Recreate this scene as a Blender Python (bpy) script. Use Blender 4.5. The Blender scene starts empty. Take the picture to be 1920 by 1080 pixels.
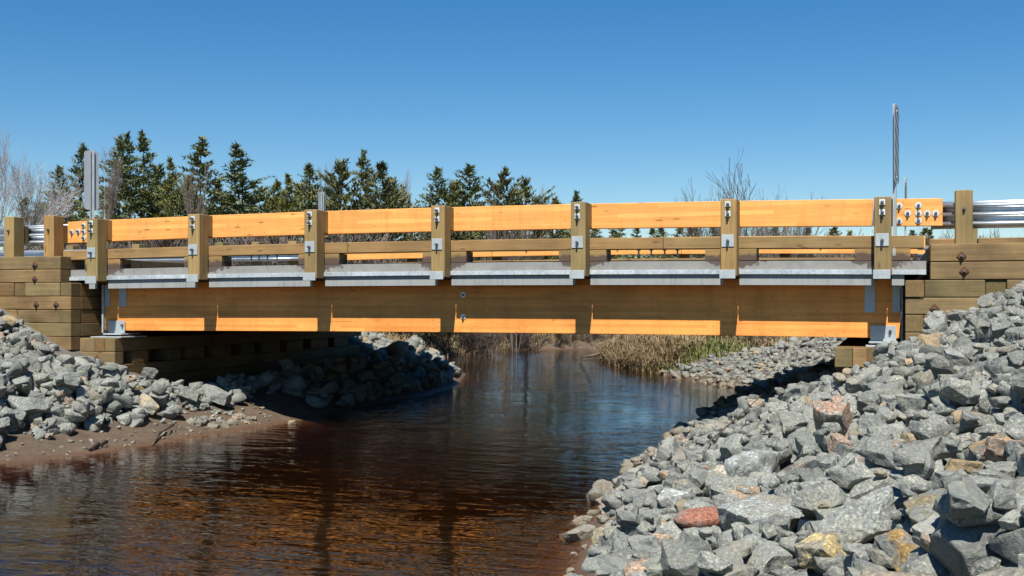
import bpy, bmesh, math, random
import numpy as np
from mathutils import Vector, Matrix, Euler, noise

SC = bpy.context.scene
COL = SC.collection
R = math.radians

# ------------------------------------------------------------------ camera
F_PX, YAW, HOR = 2136.0, R(18.4), 565.0          # focal length (px of a 1920 frame), heading, horizon row
cam = bpy.data.cameras.new('camera')
cam.sensor_width = 36.0
cam.lens = 36.0 * F_PX / 1920.0
cam.shift_y = (HOR - 540.0) / 1920.0
cam.clip_start, cam.clip_end = 0.1, 5000
camo = bpy.data.objects.new('camera', cam)
COL.objects.link(camo)
camo.location = (0, 0, 0)                          # eye level is z = 0, water lies two metres below
camo.rotation_euler = (R(90), 0, YAW)
SC.camera = camo

# ------------------------------------------------------------------ sky and sun
SUN_TO = Vector((-0.16, 1.0, -1.48)).normalized()  # the way the light travels
SUN_EL = math.asin(-SUN_TO.z)
SUN_AZ = math.atan2(-SUN_TO.x, -SUN_TO.y)          # compass bearing of the sun, from +Y towards +X
world = bpy.data.worlds.new('World')
SC.world = world
world.use_nodes = True
wn = world.node_tree
wn.nodes.clear()
w_out = wn.nodes.new('ShaderNodeOutputWorld')
w_bg = wn.nodes.new('ShaderNodeBackground')
w_sky = wn.nodes.new('ShaderNodeTexSky')
w_sky.sky_type = 'NISHITA'
w_sky.sun_disc = False
w_sky.sun_elevation = SUN_EL
w_sky.sun_rotation = SUN_AZ
w_sky.altitude = 300
w_sky.air_density = 1.0
w_sky.dust_density = 0.0
w_sky.ozone_density = 3.5
w_hsv = wn.nodes.new('ShaderNodeHueSaturation')
w_hsv.inputs['Saturation'].default_value = 1.37
w_hsv.inputs['Value'].default_value = 1.0
w_bg.inputs[1].default_value = 0.072
wn.links.new(w_sky.outputs[0], w_hsv.inputs['Color'])
wn.links.new(w_hsv.outputs[0], w_bg.inputs[0])
wn.links.new(w_bg.outputs[0], w_out.inputs[0])

sun = bpy.data.lights.new('sun', 'SUN')
sun.energy = 5.0
sun.angle = R(0.53)
sun.color = (1.0, 0.95, 0.87)
suno = bpy.data.objects.new('sun', sun)
COL.objects.link(suno)
suno.rotation_euler = SUN_TO.to_track_quat('-Z', 'Y').to_euler()
suno.location = (5, -10, 20)

SC.view_settings.view_transform = 'Standard'
SC.view_settings.look = 'None'
SC.view_settings.exposure = 0.56
SC.view_settings.gamma = 1.0
SC.view_settings.use_curve_mapping = False
SC.cycles.max_bounces = 8
SC.cycles.transparent_max_bounces = 12
SC.cycles.caustics_reflective = False
SC.cycles.caustics_refractive = False

# ------------------------------------------------------------------ helpers
CT, ST = math.cos(YAW), math.sin(YAW)


def ray(px, py):
    a, b = (px - 960) / F_PX, -(py - HOR) / F_PX
    return Vector((a * CT - ST, a * ST + CT, b))


def at_y(px, py, Y):
    r = ray(px, py)
    return r * (Y / r.y)


def to_px(p):
    xc = p[0] * CT + p[1] * ST
    zc = -p[0] * ST + p[1] * CT
    return 960 + F_PX * xc / max(zc, 1e-3), HOR - F_PX * p[2] / max(zc, 1e-3), zc


def tag(o, label=None, cat=None, group=None, kind=None):
    if label: o['label'] = label
    if cat: o['category'] = cat
    if group: o['group'] = group
    if kind: o['kind'] = kind
    return o


def thing(name, loc, label, cat, group=None, rz=0.0):
    o = bpy.data.objects.new(name, None)
    o.empty_display_size = 0.2
    COL.objects.link(o)
    o.location = loc
    o.rotation_euler = (0, 0, rz)
    return tag(o, label, cat, group)


def add_obj(name, me, mat, parent=None, loc=(0, 0, 0), rot=(0, 0, 0), scale=(1, 1, 1), local=False):
    """links a mesh; loc is in world axes unless local, the parents here are unrotated unless local is used"""
    o = bpy.data.objects.new(name, me)
    COL.objects.link(o)
    if mat and not me.materials:
        me.materials.append(mat)
    o.location = loc
    o.rotation_euler = rot
    o.scale = scale
    if parent:
        o.parent = parent
        if not local:
            base = Vector((0, 0, 0))
            p = parent
            while p:
                base += p.location
                p = p.parent
            o.location = Vector(loc) - base
    return o


def bm_mesh(bm, name, smooth=False):
    me = bpy.data.meshes.new(name)
    bm.to_mesh(me)
    bm.free()
    if smooth:
        for p in me.polygons:
            p.use_smooth = True
    return me


def bm_box(bm, x0, x1, y0, y1, z0, z1, bev=0.0):
    vs = [bm.verts.new(c) for c in ((x0, y0, z0), (x1, y0, z0), (x1, y1, z0), (x0, y1, z0),
                                    (x0, y0, z1), (x1, y0, z1), (x1, y1, z1), (x0, y1, z1))]
    fs = [bm.faces.new([vs[i] for i in q]) for q in ((0, 3, 2, 1), (4, 5, 6, 7), (0, 1, 5, 4), (1, 2, 6, 5), (2, 3, 7, 6), (3, 0, 4, 7))]
    if bev:
        es = list({e for f in fs for e in f.edges})
        bmesh.ops.bevel(bm, geom=es, offset=bev, segments=1, affect='EDGES', profile=0.5)


def bm_cyl(bm, p0, p1, r0, r1, n=8, cap=True):
    p0, p1 = Vector(p0), Vector(p1)
    d = (p1 - p0).normalized()
    u = d.orthogonal().normalized()
    v = d.cross(u)
    A, B = [], []
    for i in range(n):
        t = 2 * math.pi * i / n
        k = u * math.cos(t) + v * math.sin(t)
        A.append(bm.verts.new(p0 + k * r0))
        B.append(bm.verts.new(p1 + k * r1))
    for i in range(n):
        bm.faces.new((A[i], A[(i + 1) % n], B[(i + 1) % n], B[i]))
    if cap:
        bm.faces.new(A[::-1])
        bm.faces.new(B)


def camber(x, amp):
    t = (x + 6.2) / 6.6
    return amp * (1 - t * t)


def beam(name, x0, x1, y0, y1, z0, z1, mat, parent=None, cam_amp=0.0, bev=0.006, warp=0.0):
    """a squared timber or plate given by its world box, its origin at its middle"""
    bm = bmesh.new()
    bm_box(bm, x0, x1, y0, y1, z0, z1, bev)
    if cam_amp or warp:
        n = max(2, int((x1 - x0) / 0.5))
        for i in range(1, n):
            c = x0 + (x1 - x0) * i / n
            bmesh.ops.bisect_plane(bm, geom=bm.verts[:] + bm.edges[:] + bm.faces[:], plane_co=(c, 0, 0), plane_no=(1, 0, 0))
        for v in bm.verts:
            v.co.z += camber(v.co.x, cam_amp)
    c = Vector(((x0 + x1) / 2, (y0 + y1) / 2, (z0 + z1) / 2))
    for v in bm.verts:
        v.co -= c
    return add_obj(name, bm_mesh(bm, name), mat, parent, c)


# ------------------------------------------------------------------ materials
def new_mat(name):
    m = bpy.data.materials.new(name)
    m.use_nodes = True
    nt = m.node_tree
    return m, nt, nt.nodes['Principled BSDF']


def N(nt, typ, **kw):
    n = nt.nodes.new(typ)
    for k, v in kw.items():
        if k in n.inputs:
            n.inputs[k].default_value = v
        else:
            setattr(n, k, v)
    return n


def L(nt, a, b):
    nt.links.new(a, b)


def ramp(nt, stops, src, interp='LINEAR'):
    n = nt.nodes.new('ShaderNodeValToRGB')
    n.color_ramp.interpolation = interp
    cr = n.color_ramp
    while len(cr.elements) < len(stops):
        cr.elements.new(0.5)
    for e, (p, c) in zip(cr.elements, stops):
        e.position = p
        e.color = (*c, 1) if len(c) == 3 else c
    L(nt, src, n.inputs[0])
    return n


def mix(nt, fac, a, b, mode='MIX'):
    n = nt.nodes.new('ShaderNodeMix')
    n.data_type = 'RGBA'
    n.blend_type = mode
    for sock, v in ((n.inputs[0], fac), (n.inputs[6], a), (n.inputs[7], b)):
        if hasattr(v, 'is_linked'):
            L(nt, v, sock)
        elif isinstance(v, (int, float)):
            sock.default_value = v
        else:
            sock.default_value = (*v, 1)
    return n.outputs[2]


def maths(nt, op, a, b=None, clamp=False):
    n = nt.nodes.new('ShaderNodeMath')
    n.operation = op
    n.use_clamp = clamp
    for i, v in enumerate((a, b)):
        if v is None: continue
        if hasattr(v, 'is_linked'): L(nt, v, n.inputs[i])
        else: n.inputs[i].default_value = v
    return n.outputs[0]


def coords(nt, scale, offset_by_object=True):
    tc = nt.nodes.new('ShaderNodeTexCoord')
    src = tc.outputs['Object']
    if offset_by_object:
        oi = nt.nodes.new('ShaderNodeObjectInfo')
        k = nt.nodes.new('ShaderNodeVectorMath')
        k.operation = 'SCALE'
        k.inputs[0].default_value = (37.0, 21.0, 53.0)
        L(nt, oi.outputs['Random'], k.inputs['Scale'])
        ad = nt.nodes.new('ShaderNodeVectorMath')
        L(nt, src, ad.inputs[0])
        L(nt, k.outputs[0], ad.inputs[1])
        src = ad.outputs[0]
    mp = nt.nodes.new('ShaderNodeMapping')
    mp.inputs['Scale'].default_value = scale
    L(nt, src, mp.inputs[0])
    return mp.outputs[0]


def wood(name, c_a, c_b, c_knot, axis='X', rough=0.75, lam=0.0, tones=None, wet=None, dirt=0.25):
    m, nt, bs = new_mat(name)
    s = {'X': (0.6, 14, 14), 'Z': (14, 14, 0.6), 'Y': (14, 0.6, 14)}[axis]
    grain = N(nt, 'ShaderNodeTexNoise', Scale=2.2, Detail=6.0, Roughness=0.62)
    L(nt, coords(nt, s), grain.inputs['Vector'])
    col = ramp(nt, [(0.3, c_a), (0.7, c_b)], grain.outputs[0]).outputs[0]
    if tones:
        oi = nt.nodes.new('ShaderNodeObjectInfo')
        tr = ramp(nt, tones, oi.outputs['Random'])
        col = mix(nt, 1.0, col, tr.outputs[0], 'MULTIPLY')
    # broad weathering
    bl = N(nt, 'ShaderNodeTexNoise', Scale=1.3, Detail=4.0, Roughness=0.6)
    L(nt, coords(nt, (1, 1, 1)), bl.inputs['Vector'])
    br = ramp(nt, [(0.35, (1 - dirt, 1 - dirt, 1 - dirt)), (0.62, (1.05, 1.04, 1.0))], bl.outputs[0])
    col = mix(nt, 1.0, col, br.outputs[0], 'MULTIPLY')
    # knots and short dark flecks along the grain
    ks = {'X': (2.2, 9, 9), 'Z': (9, 9, 2.2), 'Y': (9, 2.2, 9)}[axis]
    vo = N(nt, 'ShaderNodeTexVoronoi', Scale=1.0)
    L(nt, coords(nt, ks), vo.inputs['Vector'])
    kn = ramp(nt, [(0.07, (1, 1, 1)), (0.16, (0, 0, 0))], vo.outputs['Distance'])
    pick = ramp(nt, [(0.45, (0, 0, 0)), (0.55, (1, 1, 1))], vo.outputs['Color'])
    col = mix(nt, maths(nt, 'MULTIPLY', maths(nt, 'MULTIPLY', kn.outputs[0], pick.outputs[0]), 0.75), col, c_knot)
    # cracks
    ck = N(nt, 'ShaderNodeTexNoise', Scale=1.0, Detail=2.0)
    cs = {'X': (0.5, 40, 40), 'Z': (40, 40, 0.5), 'Y': (40, 0.5, 40)}[axis]
    L(nt, coords(nt, cs), ck.inputs['Vector'])
    cr = ramp(nt, [(0.70, (0, 0, 0)), (0.76, (1, 1, 1))], ck.outputs[0])
    col = mix(nt, maths(nt, 'MULTIPLY', cr.outputs[0], 0.45), col, c_knot)
    hgt = maths(nt, 'SUBTRACT', grain.outputs[0], cr.outputs[0])
    if lam:
        dr = N(nt, 'ShaderNodeTexNoise', Scale=2.5, Detail=5.0, Roughness=0.7)
        L(nt, coords(nt, (3.2, 1, 0.35)), dr.inputs['Vector'])
        drr = ramp(nt, [(0.34, (0.90, 0.87, 0.82)), (0.48, (1, 1, 1))], dr.outputs[0])
        col = mix(nt, 1.0, col, drr.outputs[0], 'MULTIPLY')
        v2 = N(nt, 'ShaderNodeTexVoronoi', Scale=1.0)
        L(nt, coords(nt, (6.0, 15, 15)), v2.inputs['Vector'])
        k2 = ramp(nt, [(0.06, (1, 1, 1)), (0.15, (0, 0, 0))], v2.outputs['Distance'])
        p2 = ramp(nt, [(0.55, (0, 0, 0)), (0.6, (1, 1, 1))], v2.outputs['Color'])
        col = mix(nt, maths(nt, 'MULTIPLY', maths(nt, 'MULTIPLY', k2.outputs[0], p2.outputs[0]), 0.7), col, c_knot)
        tc = nt.nodes.new('ShaderNodeTexCoord')
        sx = nt.nodes.new('ShaderNodeSeparateXYZ')
        L(nt, tc.outputs['Object'], sx.inputs[0])
        fr = maths(nt, 'FRACT', maths(nt, 'DIVIDE', maths(nt, 'ADD', sx.outputs[2], 10.0), lam))
        ln = ramp(nt, [(0.0, (1, 1, 1)), (0.05, (0, 0, 0))], fr)
        col = mix(nt, maths(nt, 'MULTIPLY', ln.outputs[0], 0.30), col, c_knot)
        # every lamination its own tone, changing along the length
        fl = maths(nt, 'FLOOR', maths(nt, 'DIVIDE', maths(nt, 'ADD', sx.outputs[2], 10.0), lam))
        cx = nt.nodes.new('ShaderNodeCombineXYZ')
        L(nt, maths(nt, 'MULTIPLY', sx.outputs[0], 0.45), cx.inputs[0])
        L(nt, maths(nt, 'MULTIPLY', fl, 7.31), cx.inputs[1])
        wnn = N(nt, 'ShaderNodeTexVoronoi', Scale=1.0, feature='F1')
        L(nt, cx.outputs[0], wnn.inputs['Vector'])
        lr = ramp(nt, [(0.2, (0.86, 0.82, 0.75)), (0.8, (1.06, 1.05, 1.04))], wnn.outputs['Color'])
        col = mix(nt, 1.0, col, lr.outputs[0], 'MULTIPLY')
    if wet:
        tc = nt.nodes.new('ShaderNodeTexCoord')
        sx = nt.nodes.new('ShaderNodeSeparateXYZ')
        L(nt, tc.outputs['Object'], sx.inputs[0])
        wn_ = N(nt, 'ShaderNodeTexNoise', Scale=9.0, Detail=3.0)
        L(nt, coords(nt, (1, 1, 1)), wn_.inputs['Vector'])
        e = maths(nt, 'ADD', sx.outputs[2], maths(nt, 'MULTIPLY', maths(nt, 'SUBTRACT', wn_.outputs[0], 0.5), 0.16))
        wr = ramp(nt, [(0.49, (1, 1, 1)), (0.53, (0, 0, 0))], maths(nt, 'ADD', e, 0.5))
        col = mix(nt, wr.outputs[0], col, wet)
    L(nt, col, bs.inputs['Base Color'])
    bs.inputs['Roughness'].default_value = rough
    bs.inputs['Specular IOR Level'].default_value = 0.25
    bp = N(nt, 'ShaderNodeBump', Strength=0.35, Distance=0.004)
    L(nt, hgt, bp.inputs['Height'])
    L(nt, bp.outputs[0], bs.inputs['Normal'])
    return m


M = {}
M['glulam'] = wood('glulam', (0.80, 0.375, 0.105), (0.94, 0.465, 0.145), (0.30, 0.12, 0.03), 'X', 0.55, lam=0.06, dirt=0.12)
TONES = [(0.0, (0.72, 0.78, 0.64)), (0.3, (0.98, 0.99, 0.86)), (0.55, (0.84, 0.80, 0.70)), (0.8, (1.10, 1.0, 0.82)), (1.0, (1.06, 0.84, 0.64))]
M['glulam_girder'] = wood('glulam_girder', (0.88, 0.335, 0.078), (0.99, 0.415, 0.108), (0.30, 0.11, 0.03), 'X', 0.55, lam=0.044, dirt=0.2)
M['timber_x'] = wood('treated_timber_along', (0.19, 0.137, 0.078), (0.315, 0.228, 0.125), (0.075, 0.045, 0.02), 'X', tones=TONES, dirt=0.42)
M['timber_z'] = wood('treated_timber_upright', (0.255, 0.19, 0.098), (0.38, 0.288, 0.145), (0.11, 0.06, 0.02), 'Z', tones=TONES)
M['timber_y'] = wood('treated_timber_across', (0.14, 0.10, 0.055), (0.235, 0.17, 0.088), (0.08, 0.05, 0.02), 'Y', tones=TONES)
M['timber_wet'] = wood('treated_timber_wet_foot', (0.27, 0.18, 0.085), (0.37, 0.25, 0.12), (0.10, 0.05, 0.02), 'X',
                       tones=TONES, wet=(0.10, 0.068, 0.05))
M['curb'] = wood('curb_timber', (0.24, 0.155, 0.07), (0.36, 0.24, 0.115), (0.11, 0.05, 0.02), 'X', tones=[(0, (0.95, 1, 0.95)), (1, (1.1, 0.98, 0.85))])


def metal(name, ca, cb, metallic=0.5, rough=0.42, scale=14, spec=0.5):
    m, nt, bs = new_mat(name)
    no = N(nt, 'ShaderNodeTexVoronoi', Scale=scale * 3)
    L(nt, coords(nt, (1, 1, 1)), no.inputs['Vector'])
    n2 = N(nt, 'ShaderNodeTexNoise', Scale=scale * 0.4, Detail=5.0)
    L(nt, coords(nt, (1, 1, 1)), n2.inputs['Vector'])
    f = maths(nt, 'ADD', maths(nt, 'MULTIPLY', no.outputs['Color'], 0.35), maths(nt, 'MULTIPLY', n2.outputs[0], 0.65))
    c = ramp(nt, [(0.25, ca), (0.75, cb)], f)
    L(nt, c.outputs[0], bs.inputs['Base Color'])
    rr = maths(nt, 'ADD', maths(nt, 'MULTIPLY', n2.outputs[0], 0.25), rough - 0.12)
    L(nt, rr, bs.inputs['Roughness'])
    bs.inputs['Metallic'].default_value = metallic
    bs.inputs['Specular IOR Level'].default_value = spec
    return m


M['galv'] = metal('galvanised_steel', (0.36, 0.40, 0.41), (0.48, 0.52, 0.52), 0.25, 0.5)
def panel_mat():
    m, nt, bs = new_mat('grey_edge_panel')
    st = N(nt, 'ShaderNodeTexNoise', Scale=3.0, Detail=5.0, Roughness=0.65)
    L(nt, coords(nt, (5, 1, 0.5)), st.inputs['Vector'])
    bl = N(nt, 'ShaderNodeTexNoise', Scale=2.0, Detail=6.0, Roughness=0.7)
    L(nt, coords(nt, (1, 1, 1)), bl.inputs['Vector'])
    c = ramp(nt, [(0.30, (0.19, 0.195, 0.187)), (0.48, (0.295, 0.31, 0.30)), (0.75, (0.35, 0.365, 0.355))], maths(nt, 'ADD', maths(nt, 'MULTIPLY', st.outputs[0], 0.6), maths(nt, 'MULTIPLY', bl.outputs[0], 0.4)))
    L(nt, c.outputs[0], bs.inputs['Base Color'])
    bs.inputs['Roughness'].default_value = 0.65
    bs.inputs['Specular IOR Level'].default_value = 0.2
    return m


M['galv_panel'] = panel_mat()
M['galv_shiny'] = metal('bright_galvanised_beam', (0.50, 0.55, 0.59), (0.68, 0.72, 0.75), 0.85, 0.38, 8)
M['galv_angle'] = metal('bright_edge_angle', (0.34, 0.39, 0.42), (0.66, 0.71, 0.73), 0.35, 0.45, 10)
M['bolt'] = metal('dark_bolt', (0.10, 0.11, 0.12), (0.22, 0.23, 0.24), 0.6, 0.45)
M['washer'] = metal('pale_washer', (0.55, 0.57, 0.56), (0.74, 0.75, 0.73), 0.2, 0.45)
M['rust'] = metal('rusty_plate', (0.085, 0.04, 0.022), (0.17, 0.075, 0.035), 0.0, 0.85, 20, 0.2)
M['sign_back'] = metal('sign_aluminium', (0.33, 0.36, 0.40), (0.40, 0.43, 0.47), 0.2, 0.5)


def plain(name, col, rough=0.8, spec=0.3, nscale=6.0, var=0.25, bump=0.0):
    m, nt, bs = new_mat(name)
    no = N(nt, 'ShaderNodeTexNoise', Scale=nscale, Detail=6.0, Roughness=0.65)
    L(nt, coords(nt, (1, 1, 1)), no.inputs['Vector'])
    a = tuple(c * (1 - var) for c in col)
    b = tuple(c * (1 + var) for c in col)
    c = ramp(nt, [(0.3, a), (0.7, b)], no.outputs[0])
    L(nt, c.outputs[0], bs.inputs['Base Color'])
    bs.inputs['Roughness'].default_value = rough
    bs.inputs['Specular IOR Level'].default_value = spec
    if bump:
        bp = N(nt, 'ShaderNodeBump', Strength=0.6, Distance=bump)
        L(nt, no.outputs[0], bp.inputs['Height'])
        L(nt, bp.outputs[0], bs.inputs['Normal'])
    return m


def concrete_mat():
    m, nt, bs = new_mat('deck_concrete')
    no = N(nt, 'ShaderNodeTexNoise', Scale=5.0, Detail=7.0, Roughness=0.7)
    L(nt, coords(nt, (1, 1, 1), False), no.inputs['Vector'])
    c = ramp(nt, [(0.3, (0.22, 0.218, 0.205)), (0.7, (0.31, 0.307, 0.287))], no.outputs[0])
    at = nt.nodes.new('ShaderNodeAttribute')
    at.attribute_name = 'stain'
    n2 = N(nt, 'ShaderNodeTexNoise', Scale=14.0, Detail=4.0)
    L(nt, coords(nt, (1, 1, 1), False), n2.inputs['Vector'])
    f = maths(nt, 'ADD', at.outputs['Fac'], maths(nt, 'MULTIPLY', maths(nt, 'SUBTRACT', n2.outputs[0], 0.5), 0.9))
    fr = ramp(nt, [(0.42, (0, 0, 0)), (0.56, (1, 1, 1))], f)
    L(nt, mix(nt, maths(nt, 'MULTIPLY', fr.outputs[0], 0.85), c.outputs[0], (0.085, 0.06, 0.052)), bs.inputs['Base Color'])
    bs.inputs['Roughness'].default_value = 0.9
    bs.inputs['Specular IOR Level'].default_value = 0.2
    return m


M['concrete'] = concrete_mat()


def rock_mat():
    m, nt, bs = new_mat('granite_riprap')
    oi = nt.nodes.new('ShaderNodeObjectInfo')
    at = nt.nodes.new('ShaderNodeAttribute')
    at.attribute_name = 'rnd'
    rnd = maths(nt, 'FRACT', maths(nt, 'ADD', maths(nt, 'MULTIPLY', oi.outputs['Random'], 0.9973), at.outputs['Fac']))
    base = ramp(nt, [(0.0, (0.150, 0.158, 0.150)), (0.18, (0.200, 0.210, 0.198)), (0.36, (0.232, 0.242, 0.226)), (0.52, (0.180, 0.186, 0.172)),
                     (0.66, (0.270, 0.280, 0.262)), (0.80, (0.212, 0.222, 0.208)), (0.91, (0.235, 0.225, 0.190)), (0.94, (0.33, 0.245, 0.19)), (0.965, (0.29, 0.23, 0.14)), (1.0, (0.21, 0.22, 0.205))], rnd)
    geo = nt.nodes.new('ShaderNodeNewGeometry')
    # crystals
    sp = N(nt, 'ShaderNodeTexNoise', Scale=46.0, Detail=5.0, Roughness=0.75)
    L(nt, geo.outputs['Position'], sp.inputs['Vector'])
    sr = ramp(nt, [(0.34, (0.38, 0.39, 0.40)), (0.46, (0.85, 0.86, 0.86)), (0.54, (1.08, 1.08, 1.06)), (0.64, (2.1, 2.06, 1.98))], sp.outputs[0])
    vary = maths(nt, 'ADD', maths(nt, 'MULTIPLY', maths(nt, 'FRACT', maths(nt, 'MULTIPLY', rnd, 13.7)), 0.75), 0.25)
    spk = mix(nt, vary, (1.0, 1.0, 1.0), sr.outputs[0])
    col = mix(nt, 1.0, mix(nt, 1.0, base.outputs[0], (1.04, 1.03, 0.99), 'MULTIPLY'), spk, 'MULTIPLY')
    # veins and weathered faces
    ve = N(nt, 'ShaderNodeTexNoise', Scale=5.0, Detail=6.0, Roughness=0.6, Distortion=1.4)
    L(nt, geo.outputs['Position'], ve.inputs['Vector'])
    vr = ramp(nt, [(0.30, (0.72, 0.74, 0.76)), (0.5, (1, 1, 1)), (0.68, (1.18, 1.14, 1.04))], ve.outputs[0])
    col = mix(nt, 1.0, col, vr.outputs[0], 'MULTIPLY')
    # iron bloom on a few faces
    ir = N(nt, 'ShaderNodeTexNoise', Scale=2.3, Detail=5.0, Roughness=0.7)
    L(nt, geo.outputs['Position'], ir.inputs['Vector'])
    irr = ramp(nt, [(0.66, (0, 0, 0)), (0.71, (1, 1, 1))], ir.outputs[0])
    pa = nt.nodes.new('ShaderNodeAttribute')
    pa.attribute_type = 'OBJECT'
    pa.attribute_name = 'bloom'
    col = mix(nt, maths(nt, 'MULTIPLY', irr.outputs[0], 0.45), col, (0.36, 0.25, 0.11))
    ir2 = N(nt, 'ShaderNodeTexNoise', Scale=7.0, Detail=5.0, Roughness=0.65)
    L(nt, geo.outputs['Position'], ir2.inputs['Vector'])
    irr2 = ramp(nt, [(0.44, (0, 0, 0)), (0.56, (1, 1, 1))], ir2.outputs[0])
    tone = nt.nodes.new('ShaderNodeAttribute')
    tone.attribute_type = 'OBJECT'
    tone.attribute_name = 'tone'
    tcol = mix(nt, 1.0, tone.outputs['Color'], sr.outputs[0], 'MULTIPLY')
    col = mix(nt, maths(nt, 'ADD', maths(nt, 'MULTIPLY', irr2.outputs[0], pa.outputs['Fac']), maths(nt, 'SUBTRACT', pa.outputs['Fac'], 1.0), True), col, tcol)
    # silt and tea-brown staining at the waterline
    sx = nt.nodes.new('ShaderNodeSeparateXYZ')
    L(nt, geo.outputs['Position'], sx.inputs[0])
    zz = maths(nt, 'ADD', sx.outputs[2], maths(nt, 'MULTIPLY', ve.outputs[0], 0.25))
    zr = ramp(nt, [(0.30, (1, 1, 1)), (0.55, (0, 0, 0))], maths(nt, 'ADD', zz, 2.2))
    col = mix(nt, maths(nt, 'MULTIPLY', zr.outputs[0], 0.6), col, (0.23, 0.155, 0.075))
    L(nt, col, bs.inputs['Base Color'])
    bs.inputs['Roughness'].default_value = 0.82
    bs.inputs['Specular IOR Level'].default_value = 0.3
    h = maths(nt, 'ADD', maths(nt, 'MULTIPLY', sp.outputs[0], 0.45), ve.outputs[0])
    n3 = N(nt, 'ShaderNodeTexNoise', Scale=17.0, Detail=6.0, Roughness=0.65)
    L(nt, geo.outputs['Position'], n3.inputs['Vector'])
    h = maths(nt, 'ADD', h, n3.outputs[0])
    bp = N(nt, 'ShaderNodeBump', Strength=0.75, Distance=0.028)
    L(nt, h, bp.inputs['Height'])
    L(nt, bp.outputs[0], bs.inputs['Normal'])
    return m


M['rock'] = rock_mat()


def terrain_mat():
    m, nt, bs = new_mat('bank_soil')
    geo = nt.nodes.new('ShaderNodeNewGeometry')
    no = N(nt, 'ShaderNodeTexNoise', Scale=0.7, Detail=9.0, Roughness=0.7)
    L(nt, geo.outputs['Position'], no.inputs['Vector'])
    grass = ramp(nt, [(0.3, (0.07, 0.055, 0.025)), (0.5, (0.16, 0.12, 0.055)), (0.62, (0.10, 0.105, 0.035)), (0.75, (0.20, 0.15, 0.075))], no.outputs[0])
    n2 = N(nt, 'ShaderNodeTexNoise', Scale=3.5, Detail=8.0, Roughness=0.7)
    L(nt, geo.outputs['Position'], n2.inputs['Vector'])
    mud = ramp(nt, [(0.3, (0.07, 0.05, 0.034)), (0.55, (0.115, 0.082, 0.054)), (0.75, (0.16, 0.12, 0.08))], n2.outputs[0])
    grv = ramp(nt, [(0.3, (0.09, 0.085, 0.075)), (0.7, (0.17, 0.16, 0.14))], n2.outputs[0])
    za = nt.nodes.new('ShaderNodeAttribute')
    za.attribute_name = 'mud'
    zb = nt.nodes.new('ShaderNodeAttribute')
    zb.attribute_name = 'gravel'
    col = mix(nt, zb.outputs['Fac'], grass.outputs[0], grv.outputs[0])
    col = mix(nt, za.outputs['Fac'], col, mud.outputs[0])
    # the wet rim just above and below the water is stained orange brown
    sx = nt.nodes.new('ShaderNodeSeparateXYZ')
    L(nt, geo.outputs['Position'], sx.inputs[0])
    wr = ramp(nt, [(0.40, (1, 1, 1)), (0.60, (0, 0, 0))], maths(nt, 'ADD', maths(nt, 'MULTIPLY', maths(nt, 'ADD', sx.outputs[2], 1.98), 4.0), 0.5))
    col = mix(nt, maths(nt, 'MULTIPLY', wr.outputs[0], 0.85), col, (0.12, 0.06, 0.03))
    L(nt, col, bs.inputs['Base Color'])
    L(nt, maths(nt, 'SUBTRACT', 0.88, maths(nt, 'MULTIPLY', wr.outputs[0], 0.5)), bs.inputs['Roughness'])
    bs.inputs['Specular IOR Level'].default_value = 0.4
    bp = N(nt, 'ShaderNodeBump', Strength=0.9, Distance=0.06)
    L(nt, n2.outputs[0], bp.inputs['Height'])
    L(nt, bp.outputs[0], bs.inputs['Normal'])
    return m


M['terrain'] = terrain_mat()


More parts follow.
